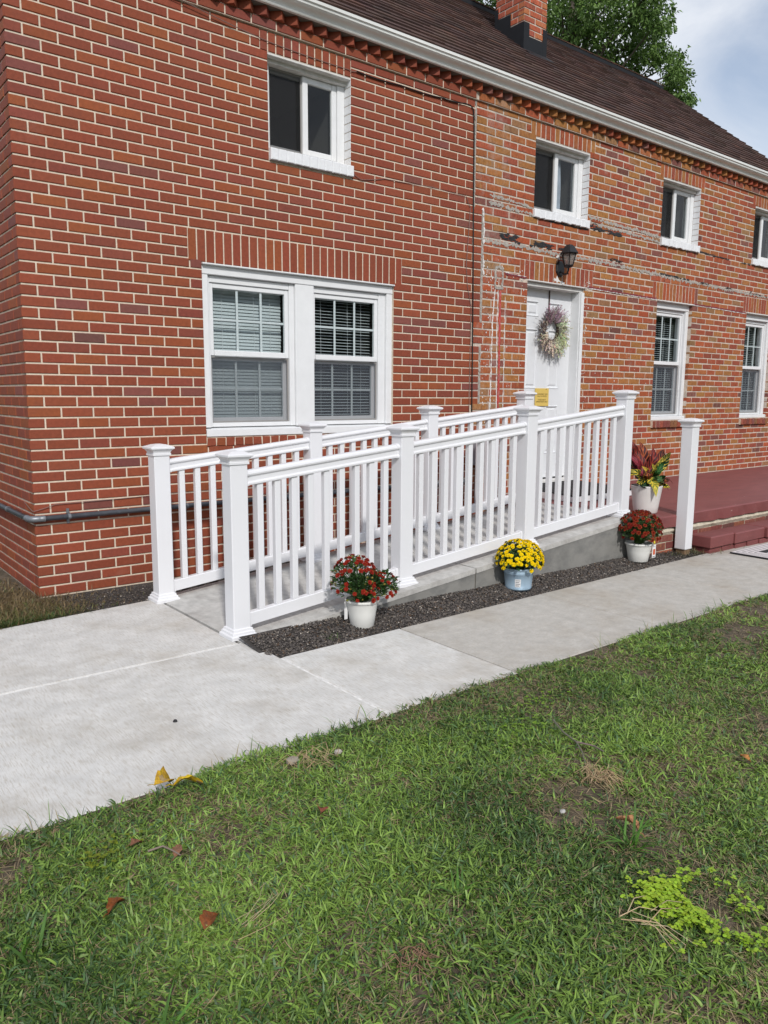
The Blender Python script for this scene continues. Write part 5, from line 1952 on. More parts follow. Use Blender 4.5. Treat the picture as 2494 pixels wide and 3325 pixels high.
PX, PY = 1.305, -1.765
mum('potted_mum', (PX, PY, 0.0), 'bushy red chrysanthemum split in two lobes in a white plastic pot near the ramp foot', white_pot(0.068, 0.090, 0.165),
    [((PX - 0.050, PY + 0.01, 0.275), (0.135, 0.125, 0.145)), ((PX + 0.105, PY - 0.03, 0.220), (0.105, 0.105, 0.095)), ((PX, PY, 0.20), (0.13, 0.12, 0.08))], red_a, 105, 0.15,
    sizes=(0.6, 0.95), bias=lambda p, n: (n.z > 0.30 and p.x < PX + 0.04) or random.random() < 0.22, leaves=760, buds=110, bud_col=(0.22, 0.20, 0.04), seed=21, low=(-0.1, 0.9))
PX, PY = 2.655, -1.742
mum('potted_mum', (PX, PY, 0.012), 'round yellow chrysanthemum in a pale blue tin bucket beside the ramp', tin_pot,
    [((PX + 0.005, PY, 0.212), (0.162, 0.152, 0.137))], yel, 190, 0.15, sizes=(0.62, 0.98), bias=lambda p, n: n.z > -0.05 or random.random() < 0.3, leaves=520, buds=14, bud_col=(0.6, 0.42, 0.02), seed=22)
PX, PY = 4.075, -1.735
mum('potted_mum', (PX, PY, 0.022), 'rust red chrysanthemum with a plant tag in a white pot below the porch corner', white_pot(0.076, 0.100, 0.150),
    [((PX + 0.005, PY, 0.270), (0.174, 0.168, 0.152))], red_b, 165, 0.165, sizes=(0.65, 1.02), bias=lambda p, n: n.z > 0.0 or random.random() < 0.35, leaves=650, buds=26, bud_col=(0.25, 0.20, 0.05), seed=23)
tg = bpy.data.objects['potted_mum.002']
tx, ty, tz = PX + 0.085, PY - 0.085, 0.03
q = MB().bbox((tx - 0.024, ty, tz + 0.02), (tx + 0.024, ty + 0.002, tz + 0.125), 0.0006)
tgo = q.build('plant_tag', M['label_white'], tg)
MB().box((tx - 0.014, ty - 0.0012, tz + 0.045), (tx + 0.014, ty - 0.0002, tz + 0.090)).build('tag_picture', M['tag_orange'], tgo)
MB().add([(tx - 0.014, ty, tz + 0.135), (tx + 0.014, ty, tz + 0.135), (tx - 0.008, ty, tz + 0.185)], [(0, 1, 2)]).build('tag_tip', M['tag_yellow'], tgo)
for k in range(3):
    MB().box((tx - 0.018, ty - 0.0012, tz + 0.026 + 0.005 * k + (0.072 if k == 2 else 0)), (tx + 0.016, ty - 0.0002, tz + 0.0285 + 0.005 * k + (0.072 if k == 2 else 0))).build('print_line', M['grey_ink'], tgo)
# care tag hanging behind the first pot
tg1 = bpy.data.objects['potted_mum']
MB().bbox((1.212, -1.72, 0.045), (1.234, -1.718, 0.15), 0.0005).build('plant_tag', M['label_white'], tg1)

# croton
random.seed(31)
KX, KY, KZ = 4.565, -1.46, 0.337
kr = thing('potted_croton', (KX, KY, KZ), 'croton with red and yellow veined leaves in a tall off white planter on the porch', 'potted plant')
pr = [(0.001, 0.0), (0.094, 0.0), (0.098, 0.006), (0.106, 0.06), (0.130, 0.225), (0.132, 0.232), (0.127, 0.235), (0.122, 0.21)]
pot_lathe(kr, (KX, KY, KZ), pr, M['planter'], 0.122)


def croton_leaf(base, d, up, ln_, w, colr, vein, amt, droop, seed):
    """one big oval leaf: base point, heading, sideways curl and droop"""
    d = Vector(d).normalized()
    s = d.cross(Vector(up)).normalized()
    n = s.cross(d).normalized()
    NU, NW = 14, 6
    v, uv = [], []
    for i in range(NU + 1):
        t = i / NU
        stem = 0.12
        prof_w = 0.035 if t < stem else max(0.02, math.sin(math.pi * min(1, ((t - stem) / (1 - stem))) ** 0.8) ** 0.75)
        bend = droop * t * t
        c_ = Vector(base) + d * ln_ * t * (1 - 0.25 * abs(droop) * t) + Vector((0, 0, -1)) * bend * ln_ + n * 0.02 * math.sin(t * 9 + seed)
        for j in range(NW + 1):
            q = j / NW * 2 - 1
            v.append(c_ + s * (q * w * prof_w) + n * (abs(q) ** 1.5 * w * 0.32 * prof_w))
            uv.append((t, abs(q), amt))
    f = [(i * (NW + 1) + j, i * (NW + 1) + j + 1, (i + 1) * (NW + 1) + j + 1, (i + 1) * (NW + 1) + j) for i in range(NU) for j in range(NW)]
    me = bpy.data.meshes.new('leaf')
    o_ = Vector(base)
    me.from_pydata([tuple(p - o_) for p in v], [], f)
    me.materials.append(M['croton'])
    for nm, dat in (('col', [(*colr, 1)] * len(v)), ('veincol', [(*vein, 1)] * len(v))):
        at = me.attributes.new(nm, 'FLOAT_COLOR', 'POINT')
        at.data.foreach_set('color', np.array(dat, dtype=np.float32).ravel())
    at = me.attributes.new('luv', 'FLOAT_VECTOR', 'POINT')
    at.data.foreach_set('vector', np.array(uv, dtype=np.float32).ravel())
    me.polygons.foreach_set('use_smooth', [True] * len(me.polygons))
    return link('leaf', me, kr, base)


dk, grn = (0.050, 0.009, 0.011), (0.010, 0.046, 0.012)
redv, orv, yev, pk = (0.26, 0.035, 0.022), (0.36, 0.09, 0.03), (0.60, 0.45, 0.05), (0.26, 0.03, 0.05)
KB = (KX + 0.015, KY, KZ + 0.275)
spec_l = [  # azimuth (deg, 0=+X), elevation, length, half width, base, vein, amount, droop
    (118, 68, 0.33, 0.060, dk, redv, 0.05, -0.05), (62, 66, 0.325, 0.062, dk, orv, 0.05, -0.05), (8, 46, 0.36, 0.066, dk, orv, 0.08, 0.05), (-8, 42, 0.31, 0.050, grn, yev, 0.10, 0.0),
    (95, 58, 0.27, 0.050, (0.30, 0.20, 0.08), (0.52, 0.42, 0.17), 0.4, 0.1), (150, 60, 0.26, 0.045, dk, pk, 0.05, 0.0), (-50, 8, 0.22, 0.058, grn, yev, 0.22, 0.50), (-125, 12, 0.23, 0.054, (0.16, 0.19, 0.03), yev, 0.30, 0.75),
    (175, 35, 0.24, 0.045, grn, yev, 0.1, 0.1), (-150, 30, 0.25, 0.042, (0.05, 0.02, 0.01), orv, 0.1, 0.2), (-90, 52, 0.20, 0.030, grn, (0.06, 0.17, 0.04), 0.0, 0.0), (-15, 18, 0.27, 0.050, dk, redv, 0.0, 0.25),
    (28, 30, 0.33, 0.060, dk, orv, 0.05, 0.12), (-30, 12, 0.25, 0.040, (0.03, 0.02, 0.012), orv, 0.0, 0.3), (-135, 50, 0.22, 0.035, grn, yev, 0.1, 0.1), (160, 50, 0.25, 0.036, (0.12, 0.012, 0.016), pk, 0.1, 0.0),
    (190, 18, 0.22, 0.04, grn, yev, 0.0, 0.2), (-75, 36, 0.15, 0.028, grn, (0.06, 0.15, 0.04), 0.0, 0.1), (80, 52, 0.30, 0.055, dk, redv, 0.05, 0.0), (42, 48, 0.32, 0.055, dk, orv, 0.05, 0.05),
    (200, 45, 0.23, 0.038, (0.20, 0.10, 0.02), yev, 0.2, 0.1), (-40, 5, 0.20, 0.035, (0.02, 0.035, 0.012), (0.10, 0.12, 0.03), 0.1, 0.4), (140, 30, 0.25, 0.045, grn, yev, 0.1, 0.2), (110, 40, 0.26, 0.05, grn, orv, 0.05, 0.15),
    (-160, 5, 0.20, 0.04, (0.01, 0.03, 0.012), (0.02, 0.06, 0.02), 0.0, 0.3), (60, 20, 0.28, 0.045, (0.02, 0.03, 0.012), (0.1, 0.05, 0.02), 0.0, 0.25), (-105, 30, 0.17, 0.036, (0.02, 0.05, 0.014), (0.08, 0.15, 0.03), 0.0, 0.3),
    (20, 62, 0.28, 0.05, dk, redv, 0.05, 0.0), (-65, 60, 0.20, 0.036, (0.02, 0.04, 0.012), yev, 0.05, 0.05), (135, 70, 0.27, 0.045, (0.06, 0.012, 0.012), redv, 0.05, 0.0)]
for i, (az, el_, ln_, w, cb_, vn, am, dr) in enumerate(spec_l):
    d = (math.cos(R(az)) * math.cos(R(el_)), math.sin(R(az)) * math.cos(R(el_)), math.sin(R(el_)))
    b = (KB[0] + 0.02 * math.cos(R(az)), KB[1] + 0.02 * math.sin(R(az)), KB[2] + random.uniform(-0.03, 0.02))
    # turn the leaf face towards the open side
    up = (-0.5, -1.0, 0.5) if el_ > 30 else (-0.2, -0.35, 1.0)
    croton_leaf(b, d, up, ln_ * (1.12 if el_ > 30 else 0.92), w * 0.86, cb_, vn, am, dr, i)
MB().tube([(KX, KY, KZ + 0.20), (KX + 0.012, KY, KZ + 0.25), (KX + 0.02, KY, KZ + 0.29)], 0.010, 8, (0.12, 0.10, 0.05)).build('stem', M['twig'], kr)


# ------------------------------------------------------------------ big numpy scatters
def np_mesh(name, verts, faces_flat, loop_counts, cols, mt, smooth=False):
    me = bpy.data.meshes.new(name)
    nf = len(loop_counts)
    me.vertices.add(len(verts))
    me.vertices.foreach_set('co', verts.astype(np.float32).ravel())
    me.loops.add(len(faces_flat))
    me.loops.foreach_set('vertex_index', faces_flat.astype(np.int32))
    me.polygons.add(nf)
    st = np.concatenate([[0], np.cumsum(loop_counts)[:-1]]).astype(np.int32)
    me.polygons.foreach_set('loop_start', st)
    me.materials.append(mt)
    me.update(calc_edges=True)
    at = me.attributes.new('col', 'FLOAT_COLOR', 'POINT')
    c4 = np.ones((len(verts), 4), np.float32)
    c4[:, :3] = cols
    at.data.foreach_set('color', c4.ravel())
    if smooth:
        me.polygons.foreach_set('use_smooth', [True] * nf)
    return me


def blades(pos, az, ln_, wd, el, dl, cols, roll=None):
    """curved grass blades: pos (n,3), heading, length, width, start elevation, droop per segment"""
    n_ = len(pos)
    h = np.stack([np.cos(az), np.sin(az), np.zeros(n_)], -1)
    s = np.stack([-np.sin(az), np.cos(az), np.zeros(n_)], -1)
    if roll is not None:
        s = s * np.cos(roll)[:, None] + np.array([0, 0, 1.0]) * np.sin(roll)[:, None]
    V = np.zeros((n_, 7, 3))
    p = pos.copy()
    e = el.copy()
    wp = [0.8, 1.0, 0.75]
    for k in range(3):
        V[:, 2 * k] = p + s * (wd * wp[k] * 0.5)[:, None]
        V[:, 2 * k + 1] = p - s * (wd * wp[k] * 0.5)[:, None]
        step_ = (ln_ / 3)[:, None]
        p = p + step_ * (h * np.cos(e)[:, None] + np.array([0, 0, 1.0]) * np.sin(e)[:, None])
        e = e - dl
    V[:, 6] = p
    b = (np.arange(n_) * 7)[:, None]
    q1 = b + np.array([[0, 1, 3, 2]])
    q2 = b + np.array([[2, 3, 5, 4]])
    t3 = b + np.array([[4, 5, 6]])
    F = np.concatenate([q1, q2, t3], 1).ravel()
    lc = np.tile(np.array([4, 4, 3]), n_)
    cc = np.repeat(cols[:, None, :], 7, 1)
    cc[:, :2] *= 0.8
    return V.reshape(-1, 3), F, lc, cc.reshape(-1, 3)


def merge(parts):
    Vs, Fs, Ls, Cs, o_ = [], [], [], [], 0
    for V, F, l_, c_ in parts:
        Vs.append(V)
        Fs.append(F + o_)
        Ls.append(l_)
        Cs.append(c_)
        o_ += len(V)
    return np.concatenate(Vs), np.concatenate(Fs), np.concatenate(Ls), np.concatenate(Cs)


# bare or worn spots seen in the lawn: x, y, radius
BARE = [(0.56, -3.80, 0.10), (0.72, -3.72, 0.11), (0.93, -3.62, 0.10), (0.10, -3.00, 0.09), (0.22, -3.06, 0.08), (2.95, -3.2, 0.18), (3.5, -3.1, 0.2), (2.3, -3.55, 0.10), (1.9, -3.2, 0.10), (0.30, -3.75, 0.07),
        (-0.62, -3.30, 0.08), (-0.25, -3.05, 0.06), (1.05, -3.15, 0.10), (0.45, -4.35, 0.06), (1.35, -3.55, 0.12), (-0.05, -3.55, 0.06), (-0.85, -3.05, 0.06)]


def lawn_density(x, y):
    d = 0.62 + 0.75 * (vnoise(x, y, 3.1, 5) - 0.35) + 0.5 * (vnoise(x, y, 9.0, 6) - 0.5)
    for bx, by, br in BARE:
        d -= (0.75 if bx > 1.6 else 0.42) * np.exp(-(((x - bx) ** 2 + (y - by) ** 2) / (br * br)))
    d -= 0.9 * np.clip((y - (lawn_edge(x) - 0.05)) / 0.05, 0, 1) * (vnoise(x, y * 0 + 3, 3.0, 9) > 0.55)
    return np.clip(d, 0.03, 1.1)


def scatter(n_, x0, x1, y0, y1):
    x = rng.uniform(x0, x1, n_)
    y = rng.uniform(y0, y1, n_)
    keep = (y < lawn_edge(x) + 0.012) & (rng.random(n_) < lawn_density(x, y))
    return x[keep], y[keep]


parts = []
for (n_, x0, x1, y0, y1, wsc) in [(72000, -1.6, 2.0, -5.0, -2.8, 1.0), (24000, 2.0, 5.6, -4.2, -2.8, 1.2), (7000, -4.5, -1.6, -5.5, -2.8, 1.6), (10000, 0.5, 9.0, -8.0, -4.0, 1.8), (4000, -4.5, 0.5, -8.0, -5.0, 1.8)]:
    x, y = scatter(n_, x0, x1, y0, y1)
    nb_ = rng.integers(4, 9, len(x))
    X = np.repeat(x, nb_) + rng.normal(0, 0.010, nb_.sum())
    Y = np.repeat(y, nb_) + rng.normal(0, 0.010, nb_.sum())
    k = len(X)
    base_t = np.repeat(vnoise(x, y, 2.2, 12) + rng.normal(0, 0.18, len(x)), nb_)
    tone = np.clip(base_t * 0.8 + rng.normal(0.02, 0.26, k), 0, 1)[:, None]
    dark, light = np.array([0.030, 0.072, 0.012]), np.array([0.245, 0.385, 0.064])
    col = dark + (light - dark) * tone
    blue = rng.random(k) < 0.12
    col[blue] = np.array([0.08, 0.16, 0.055]) * (0.7 + 0.6 * rng.random((blue.sum(), 1)))
    dry = rng.random(k) < (0.11 + 0.34 * (np.repeat(vnoise(x, y, 3.1, 5), nb_) < 0.38))
    col[dry] = np.array([0.34, 0.27, 0.14]) * (0.55 + 0.7 * rng.random((dry.sum(), 1)))
    ln_ = rng.uniform(0.014, 0.046, k) * (0.8 + 0.5 * np.repeat(vnoise(x, y, 4.0, 14), nb_))
    tall = rng.random(k) < 0.025
    ln_[tall] *= 1.6
    wd = rng.uniform(0.0026, 0.0066, k) * wsc
    wd[dry] *= 0.55
    el = rng.uniform(R(10), R(68), k)
    el[dry] = rng.uniform(R(3), R(30), dry.sum())
    dl = rng.uniform(R(8), R(38), k)
    dl[dry] = rng.uniform(R(-2), R(10), dry.sum())
    pos = np.stack([X, Y, lawn_z(X, Y) - 0.004 + 0.004 * rng.random(k)], -1)
    parts.append(blades(pos, rng.uniform(0, 6.283, k), ln_, wd, el, dl, col, rng.normal(0, 0.5, k)))
# edge runners reaching over the walk
x = rng.uniform(-2.0, 5.5, 620)
y = lawn_edge(x) + rng.normal(0.0, 0.012, len(x))
k = len(x)
keep = vnoise(x, x * 0, 4.3, 21) > 0.45
x, y = x[keep], y[keep]
k = len(x)
col = np.array([0.11, 0.19, 0.045]) * (0.5 + 0.9 * rng.random((k, 1)))
col[rng.random(k) < 0.3] = np.array([0.30, 0.25, 0.14])
parts.append(blades(np.stack([x, y, np.full(k, -0.004)], -1), rng.normal(R(95), 1.3, k), 0.03 + 0.09 * rng.random(k) ** 2, rng.uniform(0.002, 0.0045, k), rng.uniform(R(20), R(75), k), rng.uniform(R(5), R(25), k), col))
# thatch: dead straw lying flat
x, y = rng.uniform(-1.8, 5.5, 44000), rng.uniform(-5.0, -2.82, 44000)
keep = (y < lawn_edge(x) - 0.01)
x, y = x[keep], y[keep]
k = len(x)
col = np.array([0.34, 0.26, 0.15]) * (0.4 + 0.9 * rng.random((k, 1)))
parts.append(blades(np.stack([x, y, lawn_z(x, y) + 0.003 + 0.006 * rng.random(k)], -1), rng.uniform(0, 6.283, k), rng.uniform(0.02, 0.07, k), rng.uniform(0.001, 0.0025, k), rng.uniform(R(-3), R(14), k), rng.normal(0, R(7), k), col))
# side yard left of the house
x, y = rng.uniform(-5, -0.1, 5000), rng.uniform(-0.95, 6, 5000)
keep = (y > -0.98 + 0.108 * (x + 4.5) + 0.05)
x, y = np.repeat(x[keep], 5), np.repeat(y[keep], 5)
k = len(x)
x, y = x + rng.normal(0, 0.02, k), y + rng.normal(0, 0.02, k)
keep = (x < -0.02) | (y < -0.02)
x, y = x[keep], y[keep]
k = len(x)
col = np.array([0.085, 0.135, 0.035]) * (0.5 + 0.9 * rng.random((k, 1)))
col[rng.random(k) < 0.35] = np.array([0.26, 0.20, 0.10])
parts.append(blades(np.stack([x, y, np.full(k, 0.0)], -1), rng.uniform(0, 6.283, k), rng.uniform(0.02, 0.07, k), rng.uniform(0.003, 0.008, k), rng.uniform(R(10), R(70), k), rng.uniform(R(5), R(25), k), col))
# sparse growth at the house corner, in the bed and by the lone post
for (n_, cx_, cyy, sx_, sy_, cg) in [(2200, -0.40, -0.45, 0.28, 0.20, (0.13, 0.13, 0.04)), (4200, -0.25, -0.1, 0.24, 0.35, (0.20, 0.14, 0.065)), (200, 4.75, -1.74, 0.13, 0.05, (0.11, 0.12, 0.05)),
                                     (14, 1.02, -1.84, 0.02, 0.02, (0.09, 0.17, 0.03)), (700, -0.25, -0.55, 0.20, 0.05, (0.05, 0.11, 0.02)), (160, 4.98, -1.80, 0.13, 0.06, (0.20, 0.16, 0.08))]:
    x, y = rng.normal(cx_, sx_, n_ * 2), rng.normal(cyy, sy_, n_ * 2)
    keep = ~((x > -0.01) & (y > -0.01)) & ~((y < -1.02 + 0.108 * (x + 4.5)) & (x < 0.6))
    x, y = x[keep], y[keep]
    k = len(x)
    col = np.array(cg) * (0.5 + 0.9 * rng.random((k, 1)))
    parts.append(blades(np.stack([x, y, np.full(k, 0.0)], -1), rng.uniform(0, 6.283, k), rng.uniform(0.02, 0.07, k), rng.uniform(0.0015, 0.004, k), rng.uniform(R(5), R(70), k), rng.uniform(R(5), R(25), k), col))
V, F, l_, c_ = merge(parts)
link('grass', np_mesh('grass', V, F, l_, c_, M['grass']), label='patchy green crabgrass lawn with dry straw in it', cat='grass', kind='stuff')

# lime green weed patches
lw = MB()
random.seed(41)


def weed(cx_, cyy, rx, ry, n_, c0, sz=0.008):
    for i in range(n_):
        x, y = random.gauss(cx_, rx), random.gauss(cyy, ry)
        if vnoise(np.array([x]), np.array([y]), 14.0, 33)[0] < 0.40:
            continue
        z = float(lawn_z(np.array([x]), np.array([y]))[0]) + random.uniform(0.015, 0.04)
        for q in range(3):
            a = q * 2.094 + random.uniform(0, 1)
            px_, py_ = x + math.cos(a) * sz, y + math.sin(a) * sz
            r_ = sz * random.uniform(0.7, 1.1)
            tl = random.uniform(-0.3, 0.3)
            pts = [(px_ + r_ * math.cos(6.283 * k / 6), py_ + r_ * math.sin(6.283 * k / 6), z + tl * r_ * math.cos(6.283 * k / 6 + a)) for k in range(6)]
            lw.add(pts, [(0, 1, 2, 3, 4, 5)], jit(c0, 0.2))
        lw.tube([(x, y, z), (x, y, z - 0.04)], 0.0008, 3, (0.12, 0.2, 0.03))


weed(0.435, -4.232, 0.038, 0.032, 220, (0.33, 0.48, 0.03), 0.0052)
weed(0.485, -4.320, 0.048, 0.045, 220, (0.31, 0.46, 0.03), 0.0052)
weed(0.42, -4.345, 0.05, 0.025, 110, (0.31, 0.46, 0.03), 0.0050)
weed(0.535, -4.290, 0.035, 0.05, 150, (0.29, 0.45, 0.03), 0.0050)
weed(0.48, -4.42, 0.035, 0.03, 100, (0.29, 0.45, 0.03), 0.0050)
weed(0.95, -3.30, 0.12, 0.06, 90, (0.17, 0.30, 0.02), 0.0045)
weed(-0.62, -3.17, 0.09, 0.05, 80, (0.17, 0.21, 0.015), 0.0042)
weed(1.25, -3.15, 0.10, 0.05, 50, (0.17, 0.30, 0.02), 0.0045)
lw.build('weed_patch', M['leafy'], label='lime green clover-like weeds growing through the lawn', cat='weeds', kind='stuff')


# ------------------------------------------------------------------ gravel
def stones(name, label, x, y, z, r, cols, lab_cat):
    n_ = len(x)
    t = (1 + 5 ** 0.5) / 2
    ico = np.array([(-1, t, 0), (1, t, 0), (-1, -t, 0), (1, -t, 0), (0, -1, t), (0, 1, t), (0, -1, -t), (0, 1, -t), (t, 0, -1), (t, 0, 1), (-t, 0, -1), (-t, 0, 1)]) / math.hypot(1, t)
    tri = np.array([(0, 11, 5), (0, 5, 1), (0, 1, 7), (0, 7, 10), (0, 10, 11), (1, 5, 9), (5, 11, 4), (11, 10, 2), (10, 7, 6), (7, 1, 8), (3, 9, 4), (3, 4, 2), (3, 2, 6), (3, 6, 8), (3, 8, 9), (4, 9, 5), (2, 4, 11), (6, 2, 10), (8, 6, 7), (9, 8, 1)])
    V = ico[None] * rng.uniform(0.65, 1.25, (n_, 12, 1))
    V = V * np.stack([r, r * rng.uniform(0.5, 0.9, n_), r * rng.uniform(0.35, 0.65, n_)], -1)[:, None, :]
    a = rng.uniform(0, 6.283, n_)
    b = rng.normal(0, 0.4, n_)
    ca, sa, cb2, sb = np.cos(a), np.sin(a), np.cos(b), np.sin(b)
    Z1 = V[..., 2] * cb2[:, None] + V[..., 0] * sb[:, None]
    X1 = V[..., 0] * cb2[:, None] - V[..., 2] * sb[:, None]
    X2 = X1 * ca[:, None] - V[..., 1] * sa[:, None]
    Y2 = X1 * sa[:, None] + V[..., 1] * ca[:, None]
    V = np.stack([X2 + x[:, None], Y2 + y[:, None], Z1 + z[:, None]], -1).reshape(-1, 3)
    F = ((np.arange(n_) * 12)[:, None, None] + tri[None]).ravel()
    link(name, np_mesh(name, V, F, np.full(n_ * 20, 3), np.repeat(cols, 12, 0), M['stone']), label=label, cat=lab_cat, kind='stuff')


def stone_cols(n_):
    c_ = np.array([0.085, 0.074, 0.068]) * (0.35 + 1.1 * rng.random((n_, 1)))
    w = rng.random(n_)
    c_[w < 0.13] = np.array([0.17, 0.145, 0.12]) * (0.5 + 0.8 * rng.random(((w < 0.13).sum(), 1)))
    c_[w > 0.986] = np.array([0.48, 0.43, 0.38])
    br = (w > 0.90) & (w < 0.95)
    c_[br] = np.array([0.10, 0.06, 0.035])
    return c_


n_ = 24000
x = rng.uniform(0.62, 4.9, n_)
tt = rng.random(n_)
y0 = -1.978 + 0.02 * (x - 0.6)
y1 = np.where(x > 4.22, -1.60, -1.632)
y = y0 + (y1 - y0) * tt
z = -0.018 + 0.055 * tt + 0.003 * np.sin(x * 7) * tt + 0.002
keep = (y > wy(x) + 0.004) | (rng.random(n_) < 0.05)
keep &= ~((x > 4.5) & (rng.random(n_) < 0.75))
x, y, z = x[keep], y[keep], z[keep]
stones('bed_gravel', 'dark crushed gravel in the bed between ramp and walk', x, y, z, rng.uniform(0.003, 0.0088, len(x)), stone_cols(len(x)), 'gravel')
n_ = 14000
x = rng.uniform(-0.45, 4.2, n_)
y = rng.uniform(-0.75, -0.01, n_)
edge = np.where(x < 0.6, -1.02 + 0.108 * (x + 4.5) + 0.01, -0.445)
keep = (y > edge) & (rng.random(n_) < np.clip((x + 0.35) * 2.5 + (y + 0.3) * 0, 0, 1))
x, y = x[keep], y[keep]
stones('wall_gravel', 'dark gravel strip between the brick wall and the landing slab', x, y, np.full(len(x), -0.006), rng.uniform(0.003, 0.0088, len(x)), stone_cols(len(x)), 'gravel')


# ------------------------------------------------------------------ litter on the lawn
def dead_leaf(loc, ln_, w, az, colr, lab, cat='fallen leaf', curl=0.5, tilt=0.2, second=None, group=None, name='fallen_leaf'):
    mm = MB()
    NU, NW = 9, 4
    v = []
    for i in range(NU + 1):
        t = i / NU
        pw = max(0.03, math.sin(math.pi * t ** 0.85) ** 0.8) * (1 + 0.18 * math.sin(t * 17 + az))
        for j in range(NW + 1):
            q = j / NW * 2 - 1
            v.append(((t - 0.5) * ln_, q * w * pw, w * (curl * abs(q) ** 1.4 * pw + 0.5 * curl * math.sin(t * 4) + 0.12 * math.sin(5 * t + 3 * q))))
    f = [(i * (NW + 1) + j, (i + 1) * (NW + 1) + j, (i + 1) * (NW + 1) + j + 1, i * (NW + 1) + j + 1) for i in range(NU) for j in range(NW)]
    mm.add(v, f, colr)
    if second:
        mm.c = [second if (k // NW) % 5 in (2, 3) and k % NW in (1, 2) else jit(colr, 0.12) for k in range(len(f))]
    else:
        mm.c = [jit(colr, 0.15) for k in f]
    mm.tube([(-0.5 * ln_, 0, 0), (-0.62 * ln_, 0.05 * w, 0.004), (-0.78 * ln_, 0.2 * w, 0.0)], 0.0014, 4, colr)
    me = mm.mesh(name, M['dead_leaf'], smooth=True)
    return link(name, me, None, loc, lab, cat, group, rot=(random.uniform(-tilt, tilt), random.uniform(-tilt, tilt), R(az)))


random.seed(51)
G = 'fallen leaves on the lawn'
dead_leaf((-0.355, -2.895, 0.050), 0.095, 0.030, 30, (0.55, 0.34, 0.03), 'large curled yellow leaf with tan patches at the lawn edge, left half', curl=0.9, tilt=0.5, second=(0.42, 0.30, 0.14), group=G)
dead_leaf((-0.285, -2.935, 0.042), 0.095, 0.034, -15, (0.62, 0.42, 0.02), 'bright yellow flat leaf lying against the curled one at the lawn edge', curl=0.5, tilt=0.4, second=(0.42, 0.30, 0.14), group=G)
dead_leaf((-0.031, -3.345, 0.040), 0.060, 0.020, 60, (0.24, 0.075, 0.045), 'reddish brown star shaped leaf in the grass below the wide slab', group=G, curl=0.7, tilt=0.4)
dead_leaf((-0.548, -3.170, 0.040), 0.040, 0.016, 20, (0.22, 0.10, 0.06), 'small pinkish brown leaf in the grass near the slab edge at left', group=G)
dead_leaf((-0.470, -3.275, 0.040), 0.050, 0.013, 50, (0.26, 0.13, 0.08), 'narrow pale brown leaf crossing a bent twig in the grass', group=G)
dead_leaf((-0.690, -3.410, 0.042), 0.055, 0.016, 25, (0.17, 0.05, 0.012), 'dark rust brown folded leaf at far left of the lawn', group=G, curl=0.9)
dead_leaf((-0.528, -3.612, 0.042), 0.062, 0.022, 35, (0.20, 0.065, 0.02), 'rust brown curled leaf beside long dry straw stalks', group=G, curl=0.9)
dead_leaf((0.648, -3.985, 0.048), 0.075, 0.019, 105, (0.42, 0.20, 0.10), 'upright tan orange leaf beside a tuft of wide grass', group=G, curl=0.9, tilt=0.6)
dead_leaf((1.36, -3.98, 0.045), 0.040, 0.014, 75, (0.45, 0.20, 0.06), 'small orange leaf in the lawn near the right edge', group=G)


def straw(name, label, pts_list, r_, colr, cat):
    mm = MB()
    for pts in pts_list:
        mm.tube(pts, r_, 5, jit(colr, 0.2), r2=r_ * 0.5)
    return mm.build(name, M['twig'], label=label, cat=cat)


straw('twig', 'long grey forked twig lying across the lawn', [[(1.06, -3.36, 0.05), (1.0, -3.46, 0.052), (0.975, -3.54, 0.05), (0.93, -3.60, 0.048), (0.855, -3.675, 0.046)], [(0.975, -3.54, 0.05), (1.0, -3.60, 0.05), (0.99, -3.65, 0.05)]], 0.0042, (0.15, 0.125, 0.10), 'twig')
straw('twig', 'short bent grey twig beside the narrow pale leaf', [[(-0.54, -3.235, 0.045), (-0.50, -3.245, 0.05), (-0.485, -3.28, 0.048), (-0.475, -3.31, 0.045)]], 0.0035, (0.22, 0.17, 0.13), 'twig')
tl = []
for i in range(80):
    x, y = random.gauss(0.845, 0.030), random.gauss(-3.735, 0.022)
    a = random.uniform(0, 6.28)
    h = random.uniform(0.03, 0.065)
    tl.append([(x, y, 0.03), (x + 0.03 * math.cos(a), y + 0.03 * math.sin(a), h), (x + 0.07 * math.cos(a + 0.5), y + 0.07 * math.sin(a + 0.5), h - 0.02)])
straw('straw_tuft', 'tan clump of dead grass at the end of the long twig', tl, 0.0014, (0.36, 0.26, 0.15), 'dead grass')
tl = []
for i in range(46):
    x, y = random.gauss(-0.20, 0.028), random.gauss(-4.00, 0.018)
    a = random.uniform(0, 6.28)
    h = random.uniform(0.03, 0.05)
    tl.append([(x, y, 0.025), (x + 0.02 * math.cos(a), y + 0.02 * math.sin(a), h), (x + 0.045 * math.cos(a + 0.5), y + 0.045 * math.sin(a + 0.5), h - 0.018)])
straw('straw_tuft', 'reddish brown clump of dead grass in the middle of the near lawn', tl, 0.0013, (0.24, 0.14, 0.09), 'dead grass')
tl = []
for i in range(9):
    x, y = random.gauss(0.30, 0.02), random.gauss(-4.24, 0.02)
    a = random.gauss(R(-30), 0.5)
    tl.append([(x, y, 0.05), (x + 0.06 * math.cos(a), y + 0.06 * math.sin(a), 0.058), (x + 0.13 * math.cos(a - 0.25), y + 0.13 * math.sin(a - 0.25), 0.045)])
straw('straw_tuft', 'pale dry stalks lying beside the lime green weeds', tl, 0.0014, (0.42, 0.33, 0.20), 'dead grass')
tl = []
for i in range(6):
    x, y = random.gauss(-0.46, 0.02), random.gauss(-3.66, 0.02)
    a = random.gauss(R(10), 0.3)
    tl.append([(x, y, 0.04), (x + 0.06 * math.cos(a), y + 0.06 * math.sin(a), 0.055), (x + 0.13 * math.cos(a + 0.25), y + 0.13 * math.sin(a + 0.25), 0.05)])
